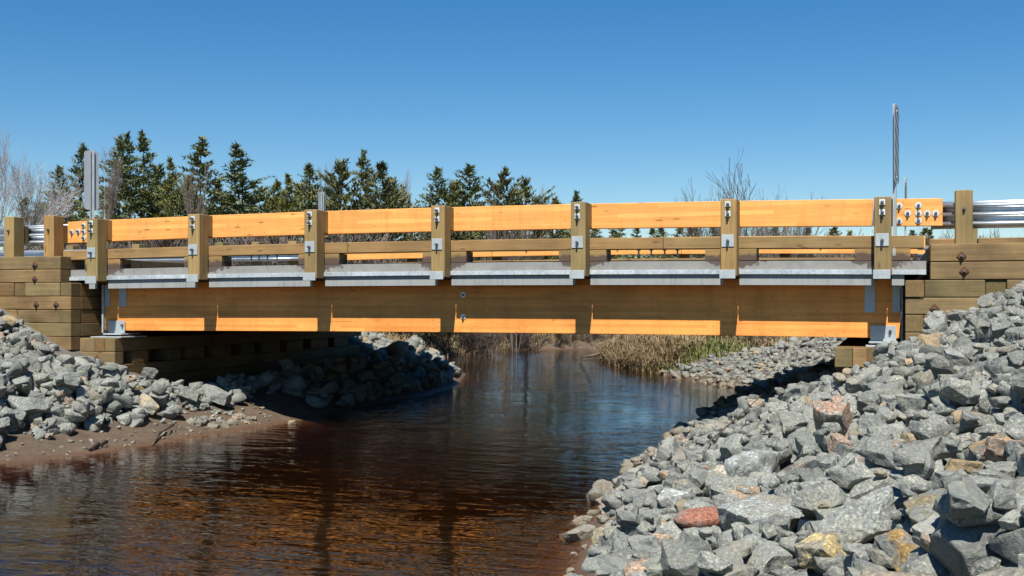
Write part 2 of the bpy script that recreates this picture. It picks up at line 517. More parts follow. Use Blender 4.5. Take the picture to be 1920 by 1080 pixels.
def water_mat():
    m, nt, bs = new_mat('tea_brown_water')
    nt.nodes.remove(bs)
    out = nt.nodes['Material Output']
    geo = nt.nodes.new('ShaderNodeNewGeometry')

    def wave(scale, sxyz, det, rough, dist=0.0):
        mp = nt.nodes.new('ShaderNodeMapping')
        mp.inputs['Scale'].default_value = sxyz
        mp.inputs['Rotation'].default_value = (0, 0, R(14))
        L(nt, geo.outputs['Position'], mp.inputs[0])
        n = N(nt, 'ShaderNodeTexNoise', Scale=scale, Detail=det, Roughness=rough, Distortion=dist)
        L(nt, mp.outputs[0], n.inputs['Vector'])
        return n.outputs[0]
    rip = wave(2.3, (0.55, 1.9, 1), 3.0, 0.55, 0.5)
    fine = wave(7.0, (0.6, 1.8, 1), 2.0, 0.5)
    swell = wave(1.1, (0.8, 1.2, 1), 2.0, 0.5, 0.6)
    patch = wave(0.32, (1, 0.7, 1), 3.0, 0.6, 0.8)          # smooth and ruffled reaches
    pr = ramp(nt, [(0.36, (0.30, 0.30, 0.30)), (0.60, (1.25, 1.25, 1.25))], patch)
    h = maths(nt, 'ADD', maths(nt, 'MULTIPLY', rip, 0.55), maths(nt, 'MULTIPLY', fine, 0.22))
    h = maths(nt, 'ADD', maths(nt, 'MULTIPLY', maths(nt, 'MULTIPLY', h, pr.outputs[0]), 1.25), maths(nt, 'MULTIPLY', swell, 0.25))
    bp = N(nt, 'ShaderNodeBump', Strength=1.0, Distance=0.024)
    L(nt, h, bp.inputs['Height'])
    gl = N(nt, 'ShaderNodeBsdfGlossy', Roughness=0.02)
    gl.inputs['Color'].default_value = (1, 1, 1, 1)
    L(nt, bp.outputs[0], gl.inputs['Normal'])
    tr = nt.nodes.new('ShaderNodeBsdfTransparent')
    fr = N(nt, 'ShaderNodeFresnel', IOR=1.33)
    L(nt, bp.outputs[0], fr.inputs['Normal'])
    mx = nt.nodes.new('ShaderNodeMixShader')
    L(nt, fr.outputs[0], mx.inputs[0])
    # suspended silt: part of the light that enters is scattered back brown
    df = nt.nodes.new('ShaderNodeBsdfDiffuse')
    df.inputs['Color'].default_value = (0.060, 0.024, 0.009, 1)
    body = nt.nodes.new('ShaderNodeMixShader')
    body.inputs[0].default_value = 0.10
    L(nt, tr.outputs[0], body.inputs[1])
    L(nt, df.outputs[0], body.inputs[2])
    L(nt, body.outputs[0], mx.inputs[1])
    L(nt, gl.outputs[0], mx.inputs[2])
    L(nt, mx.outputs[0], out.inputs['Surface'])
    va = nt.nodes.new('ShaderNodeVolumeAbsorption')
    va.inputs['Color'].default_value = (0.58, 0.33, 0.15, 1)
    va.inputs['Density'].default_value = 4.6
    L(nt, va.outputs[0], out.inputs['Volume'])
    return m


M['water'] = water_mat()


def leaf_mat(name, ca, cb, trans=0.15, rough=0.7, tones=None):
    m, nt, bs = new_mat(name)
    geo = nt.nodes.new('ShaderNodeNewGeometry')
    oi = nt.nodes.new('ShaderNodeObjectInfo')
    no = N(nt, 'ShaderNodeTexNoise', Scale=1.6, Detail=4.0)
    L(nt, geo.outputs['Position'], no.inputs['Vector'])
    c = ramp(nt, [(0.3, ca), (0.7, cb)], no.outputs[0])
    col = c.outputs[0]
    t = ramp(nt, tones or [(0, (0.8, 0.85, 0.9)), (0.5, (1, 1, 1)), (1, (1.25, 1.12, 0.8))], oi.outputs['Random'])
    col = mix(nt, 1.0, col, t.outputs[0], 'MULTIPLY')
    L(nt, col, bs.inputs['Base Color'])
    bs.inputs['Roughness'].default_value = rough
    bs.inputs['Specular IOR Level'].default_value = 0.2
    return m


M['needles'] = leaf_mat('conifer_needles', (0.10, 0.118, 0.05), (0.21, 0.225, 0.085))
M['pine'] = leaf_mat('pine_needles', (0.095, 0.105, 0.045), (0.185, 0.178, 0.07))
M['bark'] = plain('grey_brown_bark', (0.13, 0.10, 0.08), 0.9, 0.2, 8)
M['birch'] = plain('pale_birch_bark', (0.46, 0.42, 0.36), 0.8, 0.2, 7, 0.35)
M['twig'] = plain('bare_grey_twigs', (0.20, 0.165, 0.14), 0.9, 0.1, 3)
M['twig_pale'] = plain('pale_hazy_twigs', (0.38, 0.35, 0.35), 0.9, 0.1, 3)
M['twig_dark'] = plain('bare_brown_twigs', (0.10, 0.075, 0.06), 0.9, 0.1, 3)
M['dry_grass'] = leaf_mat('dry_straw', (0.25, 0.175, 0.09), (0.40, 0.29, 0.16))
M['green_grass'] = leaf_mat('fresh_grass', (0.10, 0.125, 0.035), (0.22, 0.215, 0.07))
M['asphalt'] = plain('asphalt', (0.055, 0.055, 0.055), 0.95, 0.2, 30)
M['gravel'] = plain('shoulder_gravel', (0.22, 0.20, 0.17), 0.95, 0.2, 20, 0.3, 0.02)
M['drift'] = plain('wet_driftwood', (0.085, 0.062, 0.048), 0.7, 0.3, 12, 0.4, 0.01)
M['drift_pale'] = plain('bleached_driftwood', (0.24, 0.18, 0.125), 0.8, 0.2, 12, 0.3, 0.01)


def stripe_mat():
    m, nt, bs = new_mat('hazard_stripes')
    tc = nt.nodes.new('ShaderNodeTexCoord')
    sx = nt.nodes.new('ShaderNodeSeparateXYZ')
    L(nt, tc.outputs['Object'], sx.inputs[0])
    f = maths(nt, 'FRACT', maths(nt, 'MULTIPLY', maths(nt, 'ADD', maths(nt, 'ADD', sx.outputs[2], maths(nt, 'MULTIPLY', sx.outputs[0], 1.0)), 5.0), 4.0))
    c = ramp(nt, [(0.49, (0.03, 0.03, 0.035)), (0.51, (0.55, 0.40, 0.06))], f)
    L(nt, c.outputs[0], bs.inputs['Base Color'])
    bs.inputs['Roughness'].default_value = 0.4
    return m


M['stripes'] = stripe_mat()

# ------------------------------------------------------------------ the lie of the land
WATER = -2.0
LE = np.array([(-60, -14), (-10, -12.4), (2, -11.4), (8, -10.8), (11.3, -10.35), (12.5, -9.85), (14.8, -9.64), (16.9, -9.35), (18.8, -9.65), (22.8, -9.45),
               (25, -9.75), (27, -10.35), (29.6, -11.2), (31.5, -12.9), (35, -14.8), (41.4, -15.2), (44.5, -14.6), (46.2, -12.8)])
RE = np.array([(-60, -3.5), (-10, -1.9), (3, -1.9), (8, -2.2), (9.5, -2.55), (11.4, -2.8), (13.3, -2.9), (16.6, -3.05), (21, -3.0), (25, -2.9), (27, -3.6),
               (28.5, -4.7), (31, -6.0), (33.5, -7.5), (38, -9.4), (42, -10.2), (43.2, -9.2)])
ARM = [(43.8, -6.0), (44.2, 4), (45, 40), (48.8, 40), (47.6, 4), (47.2, -6), (46.9, -11.0)]
POLY = np.array([(x, y) for y, x in LE] + [(x, y) for y, x in ARM[::-1]] + [(x, y) for y, x in RE[::-1]])


def river_dist(X, Y):
    """distance to the waterline, negative in the river"""
    X = np.asarray(X, float)
    Y = np.asarray(Y, float)
    d = np.full(X.shape, 1e9)
    ins = np.zeros(X.shape, bool)
    n = len(POLY)
    for i in range(n):
        ax, ay = POLY[i]
        bx, by = POLY[(i + 1) % n]
        ex, ey = bx - ax, by - ay
        t = np.clip(((X - ax) * ex + (Y - ay) * ey) / (ex * ex + ey * ey), 0, 1)
        d = np.minimum(d, np.hypot(X - ax - t * ex, Y - ay - t * ey))
        c = (ay > Y) != (by > Y)
        with np.errstate(divide='ignore', invalid='ignore'):
            xi = ex * (Y - ay) / (ey if ey else 1e-9) + ax
        ins ^= c & (X < xi)
    return np.where(ins, -d, d)


def smooth(a, b, x):
    t = np.clip((x - a) / (b - a), 0, 1)
    return t * t * (3 - 2 * t)


def wob(X, Y, s, seed):
    rs = np.random.RandomState(seed)
    z = np.zeros(np.shape(X))
    for k in range(6):
        a, p = rs.uniform(0, 2 * math.pi, 2)
        fr = s * rs.uniform(0.6, 1.7)
        z = z + np.sin(fr * (X * math.cos(a) + Y * math.sin(a)) + p)
    return z / 6


def ground(X, Y):
    X = np.asarray(X, float)
    Y = np.asarray(Y, float)
    d = river_dist(X, Y)
    left = X < -6.5
    bed = -np.minimum(0.9, np.where(left, 0.26, 0.55) * np.maximum(-d, 0))
    # natural banks
    nat = 0.55 * smooth(0.0, 1.0, d) + 0.45 * smooth(0.8, 6.0, d) + 0.30 * smooth(6, 40, d) + 0.10 * wob(X, Y, 0.7, 3) * smooth(0.3, 2, d)
    # dressed slopes round the bridge
    slope = np.where(left, 0.36, 0.27 + 0.09 * smooth(5.5, 13.5, Y))
    flat = np.where(left, 0.55 * smooth(6, 9, Y) * (1 - smooth(16.2, 18, Y)), 0.0)
    rip = 0.07 * np.minimum(d, flat) / 0.55 + slope * np.maximum(d - flat, 0)
    rip = rip + 0.16 * np.maximum(d - np.where(left, 2.5, 1.6), 0)
    rip = np.where(d > 0, np.minimum(rip, 2.45), 0)
    under = np.where(left, smooth(16.0, 17.0, Y) * (1 - smooth(23.6, 25.2, Y)), 0)
    rip = rip * (1 - under) + np.minimum(rip, 0.52) * under
    near = np.where(left, smooth(5, 9, Y) * (1 - smooth(28.5, 31, Y)), (1 - smooth(28.5, 31.5, Y)))
    near = near * np.where(left, 1.0, smooth(-14, -6, Y))
    z = WATER + bed + np.where(d > 0, nat * (1 - near) + rip * near, 0)
    # road embankment on both sides of the abutments
    out = np.maximum(np.maximum(15.75 - Y, Y - 24.6), 0)
    ex = np.where(left, np.maximum(X + 13.28, 0), np.maximum(0.72 - X, 0))
    emb = 0.47 - 0.55 * out - 8.0 * ex
    emb = np.where(Y < 15.75, emb - 5 * (15.75 - Y > 0.05) * (1 - smooth(1.5, 6, np.where(left, -13 - X, X - 0.6))), emb)
    return np.maximum(z, emb)


xs = np.concatenate([-np.geomspace(900, 30, 26), np.arange(-28, 14.01, 0.25), np.geomspace(16, 900, 26)])
ys = np.concatenate([-np.geomspace(300, 12, 14), np.arange(-10, 52.01, 0.25), np.geomspace(54, 1500, 34)])
XX, YY = np.meshgrid(xs, ys)
ZZ = ground(XX, YY)
DD = river_dist(XX, YY)
nx, ny = len(xs), len(ys)
me = bpy.data.meshes.new('ground')
me.from_pydata(np.stack([XX, YY, ZZ], -1).reshape(-1, 3).tolist(), [],
               [(j * nx + i, j * nx + i + 1, (j + 1) * nx + i + 1, (j + 1) * nx + i) for j in range(ny - 1) for i in range(nx - 1)])
mudv = (DD < 1.2) * 1.0
mudv = np.where((XX < -6.5) & (YY > 6) & (YY < 18), 1 - smooth(1.2, 2.2, DD), np.where(DD < 0.25, 1.0, 1 - smooth(0.25, np.where(YY < 14, 1.6, 0.9), DD)))
gravv = np.where((YY > 5) & (YY < 30) & (DD < 7), 1.0, 0.0)
gravv = np.where((XX > -6.5) & (YY > -8) & (YY < 30.5) & (DD < 7), 1.0, gravv)
for nm, arr in (('mud', mudv), ('gravel', gravv)):
    a = me.attributes.new(nm, 'FLOAT', 'POINT')
    a.data.foreach_set('value', arr.reshape(-1).astype(np.float32))
for p in me.polygons: p.use_smooth = True
tag(add_obj('ground', me, M['terrain']), kind='structure')

bm = bmesh.new()
bm_box(bm, -70, 45, -60, 52, -4.2, WATER)
tag(add_obj('river_water', bm_mesh(bm, 'river_water'), M['water']), kind='structure')

for nm, x0, x1 in (('road', -220, -13.0), ('road', 0.5, 220)):
    bm = bmesh.new()
    bm_box(bm, x0, x1, 16.35, 23.75, 0.30, 0.58)
    tag(add_obj(nm, bm_mesh(bm, nm), M['asphalt']), kind='structure')
for nm, x0, x1 in (('road_shoulder', -220, -13.3), ('road_shoulder', 0.9, 220)):
    for y0, y1 in ((15.9, 16.35), (23.75, 24.5)):
        bm = bmesh.new()
        bm_box(bm, x0, x1, y0, y1, 0.2, 0.56)
        tag(add_obj(nm, bm_mesh(bm, nm), M['gravel']), kind='structure')

# ------------------------------------------------------------------ the bridge
BR = thing('timber_bridge', (-6.2, 20.0, -0.5), 'glued timber beam bridge with orange rails over the brown river', 'bridge')
PL = [-12.50, -10.57, -8.50, -6.41, -4.285, -2.186, -0.207]
PW = 0.215
CA = 0.06


def flipY(y):              # the far side mirrors the near side about the road's middle
    return 39.85 - y


def side_box(far, y0, y1):
    return (flipY(y1), flipY(y0)) if far else (y0, y1)


def washer_mesh(rad, nm):
    b = bmesh.new()
    bm_cyl(b, (0, 0, 0), (0, -0.010, 0), rad, rad, 14)
    return bm_mesh(b, nm)


def plate_mesh(w, nm):
    b = bmesh.new()
    bm_box(b, -w / 2, w / 2, -0.012, 0, -w / 2, w / 2, 0.002)
    return bm_mesh(b, nm)


def bolt_mesh(rad, ln, nm):
    b = bmesh.new()
    bm_cyl(b, (0, 0, 0), (0, -ln * 0.55, 0), rad * 1.7, rad * 1.7, 6)
    bm_cyl(b, (0, -ln * 0.55, 0), (0, -ln, 0), rad, rad * 0.9, 8)
    return bm_mesh(b, nm)


ME_WASH = washer_mesh(0.043, 'washer')
ME_WASH.materials.append(M['washer'])
ME_PL_S = plate_mesh(0.075, 'plate_small')
ME_PL_S.materials.append(M['washer'])
ME_PL_L = plate_mesh(0.165, 'plate_large')
ME_PL_L.materials.append(M['galv'])
ME_BOLT = bolt_mesh(0.013, 0.075, 'bolt')
ME_BOLT.materials.append(M['bolt'])
ME_BOLT_S = bolt_mesh(0.012, 0.05, 'bolt_short')
ME_BOLT_S.materials.append(M['bolt'])

# girders
for k, (y0, y1) in enumerate(((16.10, 16.34), (18.05, 18.29), (19.85, 20.09), (21.65, 21.89), (23.5, 23.74))):
    g = beam('girder', -12.60, 0.12, y0, y1, -0.497, 0.30, M['glulam_girder'], BR, 0.027, 0.004)
    if k == 0:
        for z in (0.098, -0.232):
            add_obj('washer', ME_WASH, None, g, (-6.13, y0 - 0.001, z))
            add_obj('bolt', ME_BOLT_S, None, g, (-6.13, y0 - 0.011, z))
        for x0, x1, z0 in ((-12.32, -12.17, -0.085), (-12.595, -12.50, -0.085), (-0.34, -0.20, -0.15), (0.02, 0.117, -0.15)):
            beam('hanger_plate', x0, x1, y0 - 0.014, y0 - 0.002, z0, 0.28, M['galv'], g, 0, 0.002)
        for x0, x1, xb in ((-12.52, -12.19, -12.23), (-0.262, 0.068, -0.01)):
            beam('bearing_shoe', x0, x1, y0 - 0.03, y0 - 0.016, -0.535, -0.325, M['galv'], g, 0, 0.002)
            beam('bearing_shoe', x0 - 0.02, x1 + 0.02, y0 - 0.14, y1 + 0.14, -0.56, -0.536, M['galv'], g, 0, 0.002)
            add_obj('bolt', ME_BOLT_S, None, g, (xb, y0 - 0.03, -0.40))
        beam('end_plate', -12.635, -12.603, y0 - 0.05, y1 + 0.05, -0.53, 0.28, M['galv'], g, 0, 0.002)
        beam('end_plate', 0.123, 0.155, y0 - 0.05, y1 + 0.05, -0.53, 0.28, M['bolt'], g, 0, 0.002)
for x in (-12.3, -8.2, -4.15, -0.15):
    for y0, y1 in ((16.343, 18.047), (18.293, 19.847), (20.093, 21.647), (21.893, 23.497)):
        beam('cross_brace', x - 0.06, x + 0.06, y0, y1, -0.30, 0.22, M['timber_y'], BR, 0, 0.004)

# concrete deck, its edge subdivided so that the wash-water stains beside the posts have a soft outline
X0D, X1D = -13.05, 0.435
nxs, nzs = 640, 7
ex = np.linspace(X0D, X1D, nxs)
ez = np.linspace(0.405, 0.527, nzs)
vs, fs, st = [], [], []
rs = np.random.RandomState(5)
amp = rs.uniform(0.7, 1.15, (7, 2))
for yy, sgn in ((15.762, 1), (flipY(15.762), -1)):
    b0 = len(vs)
    for j, z in enumerate(ez):
        for i, x in enumerate(ex):
            vs.append((x, yy, z + camber(x, 0.045)))
            s = 0.0
            for k, p in enumerate(PL):
                u = (x - (p + PW / 2))
                a = amp[k, 0 if u < 0 else 1]
                s = max(s, 1.25 - abs(u) / (0.50 * a) * (1.05 - 0.25 * j / nzs))
            st.append(max(0, s) * (0.35 + 0.65 * j / (nzs - 1)) if sgn > 0 else max(0, s) * 0.4)
    for j in range(nzs - 1):
        for i in range(nxs - 1):
            q = (b0 + j * nxs + i, b0 + j * nxs + i + 1, b0 + (j + 1) * nxs + i + 1, b0 + (j + 1) * nxs + i)
            fs.append(q if sgn > 0 else q[::-1])
t0 = (nzs - 1) * nxs
f0 = nzs * nxs
for i in range(nxs - 1):
    fs.append((t0 + i, t0 + i + 1, f0 + t0 + i + 1, f0 + t0 + i))
    fs.append((i + 1, i, f0 + i, f0 + i + 1))
fs.append([f0 + j * nxs for j in range(nzs)] + [j * nxs for j in range(nzs - 1, -1, -1)])
fs.append([j * nxs + nxs - 1 for j in range(nzs)] + [f0 + j * nxs + nxs - 1 for j in range(nzs - 1, -1, -1)])
me = bpy.data.meshes.new('deck_slab')
me.from_pydata(vs, [], fs)
a = me.attributes.new('stain', 'FLOAT', 'POINT')
a.data.foreach_set('value', np.array(st, np.float32))
add_obj('deck_slab', me, M['concrete'], BR)
beam('road_surface', X0D + 0.02, X1D - 0.02, 16.35, 23.5, 0.5275, 0.56, M['asphalt'], BR, 0.045, 0.002)
beam('deck_panel', X0D + 0.3, X1D - 0.3, 15.95, 23.9, 0.302, 0.398, M['timber_y'], BR, 0.03, 0.002)

for far in (False, True):
    # edge angle and edge panel, one per bay, cut at the posts
    spans = [(X0D, PL[0] - 0.004)] + [(PL[i] + PW + 0.004, PL[i + 1] - 0.004) for i in range(6)] + [(PL[6] + PW + 0.004, X1D)]
    for x0, x1 in spans:
        y0, y1 = side_box(far, 15.722, 15.760)
        beam('edge_angle', x0, x1, y0, y1, 0.346, 0.408, M['galv_angle'], BR, 0.04, 0.003)
        y0, y1 = side_box(far, 15.7635, 15.785)
        xe = min(x1, 0.165)
        beam('edge_panel', max(x0, -12.66), xe, y0, y1, 0.205, 0.392, M['galv_panel'], BR, 0.03, 0.002)
    # rail posts
    for k, p in enumerate(PL):
        c = camber(p + PW / 2, CA)
        dz = -0.05 if far else 0
        y0, y1 = side_box(far, 15.50, 15.745)
        po = beam('rail_post', p, p + PW, y0, y1, 0.325 + c * 0.5, 1.345 + c + dz, M['timber_z'], BR, 0, 0.008)
        y0, y1 = side_box(far, 15.748, 15.872)
        beam('spacer_block', p + 0.002, p + PW - 0.002, y0, y1, 1.0 + c + dz, 1.34 + c + dz, M['timber_z'], po, 0, 0.005)
        y0, y1 = side_box(far, 15.478, 15.497)
        beam('post_bracket', p - 0.012, p + PW - 0.015, y0, y1, 0.285 + c * 0.6, 0.404 + c * 0.6, M['galv'], po, 0, 0.003)
        if not far:
            xm = p + PW * 0.46
            for z in (1.275, 1.145):
                add_obj('bolt_plate', ME_PL_S, None, po, (xm, 15.499, z + c), (0, 0, 0))
                add_obj('bolt', ME_BOLT, None, po, (xm, 15.487, z + c - 0.005))
            add_obj('bolt_plate', ME_PL_L, None, po, (xm, 15.499, 0.79 + c * 0.8))
            add_obj('bolt', ME_BOLT, None, po, (xm, 15.487, 0.785 + c * 0.8))
        y0, y1 = side_box(far, 15.768, 16.06)
        beam('scupper_block', p - 0.25, p + 0.45, y0, y1, 0.5275 + camber(p, 0.045) + 0.002, 0.690 + camber(p, 0.05), M['timber_wet'], BR, 0, 0.005)
    # curb timbers
    cuts = [-13.19, -7.9, -3.02, 0.41]
    y0, y1 = side_box(far, 15.762, 16.06)
    for a_, b_ in zip(cuts, cuts[1:]):
        cb = beam('curb_timber', a_ + 0.003, b_ - 0.003, y0, y1, 0.694, 0.856, M['curb'], BR, 0.05, 0.006)
        if not far:
            for xb in ([-9.62, -9.48, -9.33, -9.16] if a_ < -10 else [-3.38, -3.20, -3.02 + 0.01, -2.83] if a_ > -4 else []):
                bmx = bmesh.new()
                bm_cyl(bmx, (0, 0, 0), (0, 0, -0.02), 0.030, 0.026, 8)
                bm_cyl(bmx, (0, 0, -0.02), (0, 0, -0.085), 0.012, 0.012, 8)
                add_obj('bolt', bm_mesh(bmx, 'curb_bolt'), M['bolt'], cb, (xb, 15.83, 0.693 + camber(xb, 0.05)))
    # top rails
    cuts = [-13.19, -8.40, -4.18, -0.228, 0.645]
    y0, y1 = side_box(far, 15.875, 16.00)
    dz = -0.05 if far else 0
    for k, (a_, b_) in enumerate(zip(cuts, cuts[1:])):
        r_ = beam('top_rail', a_ + 0.004, b_ - 0.004, y0, y1, 0.99 + dz, 1.348 + dz, M['glulam'], BR, CA, 0.005)
        if not far and k == 3:
            for px, py in ((1686, 386), (1686, 414.6), (1702, 400), (1722, 385), (1722, 400), (1722, 413.7), (1738.5, 400), (1754.6, 400)):
                q = at_y(px, py, 15.874)
                add_obj('washer', ME_WASH, None, r_, q)
                add_obj('bolt', ME_BOLT_S, None, r_, (q.x, 15.864, q.z))
        if not far and k == 0:
            for px, py in ((135, 435), (147, 434), (157, 422.7), (157, 434.4), (157, 446)):
                q = at_y(px, py, 15.874)
                add_obj('washer', ME_WASH, None, r_, q)
                add_obj('bolt', ME_BOLT_S, None, r_, (q.x, 15.864, q.z))
# bolt heads on the far rail that show through the scupper gap
for x in (-9.6, -7.4, -5.35, -3.2, -1.15):
    add_obj('bolt', ME_BOLT_S, None, BR, (x - 0.2, flipY(16.0) - 0.003, 1.08 + camber(x, CA)))

# ------------------------------------------------------------------ timber abutments
ME_DIA = plate_mesh(0.085, 'rusty_washer')
ME_DIA.materials.append(M['rust'])


def rusty(parent, px, py, Y=15.497):
    q = at_y(px, py, Y)
    o = add_obj('rusty_washer', ME_DIA, None, parent, q, (0, R(45), 0))
    add_obj('bolt', ME_BOLT_S, None, parent, (q.x, Y - 0.012, q.z))


def crib(parent, pieces, y0=15.5):
    for x0, x1, z0, z1, dy, mt in pieces:
        beam('timber', x0 + 0.003, x1 - 0.003, y0 + dy, y0 + dy + 0.24, z0 + 0.004, z1 - 0.003, M[mt], parent, 0, 0.009)


AL = thing('timber_abutment', (-13.5, 20, -1.5), 'stacked timber abutment with dark sill at the sandy bank', 'abutment')
rs = random.Random(4)
Z = [0.752, 0.530, 0.310, 0.082, -0.140, -0.362, -0.584, -0.81]
crib(AL, [(-17.2, -14.9, Z[1], Z[0], 0, 'timber_x'), (-14.9, -13.02, Z[1], Z[0], 0.004, 'timber_x'),
          (-16.1, -13.02, Z[2], Z[1], 0.0, 'timber_x'), (-18.2, -16.1, Z[2], Z[1], 0.006, 'timber_x'),
          (-16.6, -13.97, Z[3], Z[2], 0.0, 'timber_x'), (-13.97, -13.74, Z[3], Z[2], 0.012, 'timber_y'),
          (-13.74, -13.03, Z[3], Z[2], 0.0, 'timber_x'), (-13.03, -12.81, Z[3], Z[2], 0.008, 'timber_y'),
          (-15.9, -12.81, Z[4], Z[3], 0.0, 'timber_x'), (-17.8, -15.9, Z[4], Z[3], 0.0, 'timber_x'),
          (-15.2, -13.9, Z[5], Z[4], 0.0, 'timber_x'), (-13.9, -13.05, Z[5], Z[4], 0.006, 'timber_x'), (-13.05, -12.81, Z[5], Z[4], 0.0, 'timber_y'),
          (-14.9, -12.81, Z[6], Z[5], 0.0, 'timber_x'), (-14.4, -12.81, Z[7], Z[6], 0.0, 'timber_x')])
for px, py in ((65, 497), (65, 523), (68, 571), (105, 571)): rusty(AL, px, py)
# faces turned to the river: wall behind the girder ends
for i in range(len(Z) - 1):
    if i < 2:
        x1 = -13.02
    else:
        x1 = -12.81
    y = 15.745
    while y < 24.6:
        ln = rs.choice((1.9, 2.6, 3.2))
        ye = min(24.7, y + ln)
        beam('timber', x1 - 0.24, x1 - rs.choice((0, 0.004, 0.008)), y + 0.003, ye - 0.003, Z[i + 1] + 0.004, Z[i] - 0.003, M['timber_y'], AL, 0, 0.008)
        y = ye
# bearing sill that steps out under the girders
sx0, sx1 = -12.80, -12.10
zs = [-0.607, -0.832, -1.045, -1.27, -1.5]
for x0, x1, i, mt in ((-12.80, -12.50, 0, 'timber_x'), (-12.50, -12.30, 0, 'timber_y'), (-12.30, sx1, 0, 'timber_y'),
                      (-12.80, sx1, 1, 'timber_x'), (-12.80, sx1, 2, 'timber_x'), (-12.80, sx1, 3, 'timber_x')):
    beam('timber', x0 + 0.003, x1 - 0.003, 15.70, 15.93, zs[i + 1] + 0.003, zs[i] - 0.003, M[mt], AL, 0, 0.008)
rusty(AL, 182, 672, 15.697)
for i in (0, 2, 3):
    for y0, y1 in ((15.935, 18.6), (18.6, 21.3), (21.3, 24.9)):
        beam('timber', sx0, sx1 - rs.choice((0.0, 0.005)), y0 + 0.003, y1 - 0.003, zs[i + 1] + 0.003, zs[i] - 0.003, M['timber_y'], AL, 0, 0.008)
y = 16.17
for ln, gap in ((0.42, 0.60), (0.35, 0.24), (0.5, 0.30), (0.6, 0.35), (0.5, 0.3), (0.7, 0.3), (0.7, 0.35), (0.8, 0.3), (0.6, 0.35)):
    ye = min(y + ln, 24.9)
    beam('timber', sx0 + 0.35, sx1, y, ye, zs[2] + 0.003, zs[1] - 0.003, M['timber_y'], AL, 0, 0.006)
    y = ye + gap
    if y > 24.6: break
beam('timber', sx0, sx0 + 0.33, 15.94, 24.9, zs[2] + 0.003, zs[1] - 0.003, M['timber_y'], AL, 0, 0.006)
beam('bearing_plate', -12.66, -12.06, 15.80, 16.5, -0.606, -0.585, M['galv'], AL, 0, 0.003)

AR = thing('timber_abutment', (0.9, 20, -1.5), 'stacked timber abutment rising out of the big grey rock slope', 'abutment')
Zr = [0.736, 0.504, 0.273, 0.048, -0.172, -0.40, -0.62, -0.85]
crib(AR, [(0.475, 4.2, Zr[1], Zr[0], 0, 'timber_x'), (4.2, 8, Zr[1], Zr[0], 0.005, 'timber_x'),
          (0.475, 3.1, Zr[2], Zr[1], 0.004, 'timber_x'), (3.1, 7.5, Zr[2], Zr[1], 0.0, 'timber_x'),
          (0.172, 0.405, Zr[3], Zr[2], -0.025, 'timber_y'), (0.405, 1.13, Zr[3], Zr[2], 0.0, 'timber_x'), (1.13, 1.375, Zr[3], Zr[2], 0.035, 'timber_y'),
          (1.375, 5, Zr[3], Zr[2], 0.0, 'timber_x'),
          (0.172, 2.9, Zr[4], Zr[3], 0.0, 'timber_x'), (2.9, 6, Zr[4], Zr[3], 0.0, 'timber_x'),
          (0.172, 0.40, Zr[5], Zr[4], 0.004, 'timber_y'), (0.40, 2.4, Zr[5], Zr[4], 0.0, 'timber_x'),
          (0.172, 2.4, Zr[6], Zr[5], 0.0, 'timber_x'), (0.172, 2.4, Zr[7], Zr[6], 0.0, 'timber_x')])
for px, py in ((1803, 480), (1808, 508), (1752, 578)): rusty(AR, px, py, 15.494)
beam('timber', 0.47, 0.795, 15.75, 15.95, 0.55, 0.808, M['timber_x'], AR, 0, 0.008)
beam('timber', 1.06, 6.5, 15.75, 15.95, 0.55, 0.812, M['timber_x'], AR, 0, 0.008)
for i in range(2, 7):
    y = 15.745
    while y < 24.6:
        ye = min(24.7, y + rs.choice((1.9, 2.6, 3.2)))
        beam('timber', 0.178, 0.41, y + 0.003, ye - 0.003, Zr[i + 1] + 0.004, Zr[i] - 0.003, M['timber_y'], AR, 0, 0.008)
        y = ye
for i in range(2):
    beam('timber', 0.478, 0.71, 15.96, 24.6, Zr[i + 1] + 0.004, Zr[i] - 0.003, M['timber_y'], AR, 0, 0.008)
for x0, x1 in ((-0.705, -0.482), (-0.478, -0.30)):
    beam('timber', x0, x1, 15.60 + (0 if x0 < -0.6 else 0.03), 15.84, -0.868, -0.612, M['timber_x'], AR, 0, 0.008)
for y0, y1 in ((15.845, 18.6), (18.6, 21.5), (21.5, 24.8)):
    beam('timber', -0.70, 0.17, y0, y1 - 0.004, -0.868, -0.612, M['timber_y'], AR, 0, 0.008)
    beam('timber', -0.695, 0.17, y0, y1 - 0.004, -1.10, -0.872, M['timber_y'], AR, 0, 0.008)
beam('bearing_plate', -0.32, 0.12, 15.90, 16.5, -0.611, -0.585, M['galv'], AR, 0, 0.003)

# ------------------------------------------------------------------ steel guardrails on the approaches
def corrugated(x0, x1, yf, z0, z1, nm, step=1.0):
    """three-wave steel beam running along X, its waves bulging towards -Y"""
    n = 37
    prof = []
    for i in range(n):
        t = i / (n - 1)
        w = math.cos(t * 2 * math.pi * 3 + math.pi)      # troughs at the edges
        w = max(-0.75, min(0.85, w * 1.25))
        prof.append((yf - 0.04 * w, z0 + (z1 - z0) * t))
    b = bmesh.new()
    nxs_ = max(2, int((x1 - x0) / step) + 1)
    rows = []
    for k in range(nxs_):
        x = x0 + (x1 - x0) * k / (nxs_ - 1)
        rows.append([b.verts.new((x, y, z)) for y, z in prof] + [b.verts.new((x, y + 0.004, z)) for y, z in prof[::-1]])
    m_ = 2 * n
    for k in range(nxs_ - 1):
        for i in range(m_):
            b.faces.new((rows[k][i], rows[k + 1][i], rows[k + 1][(i + 1) % m_], rows[k][(i + 1) % m_]))
    b.faces.new(rows[0])
    b.faces.new(rows[-1][::-1])
    bmesh.ops.recalc_face_normals(b, faces=b.faces[:])
    return bm_mesh(b, nm, True)


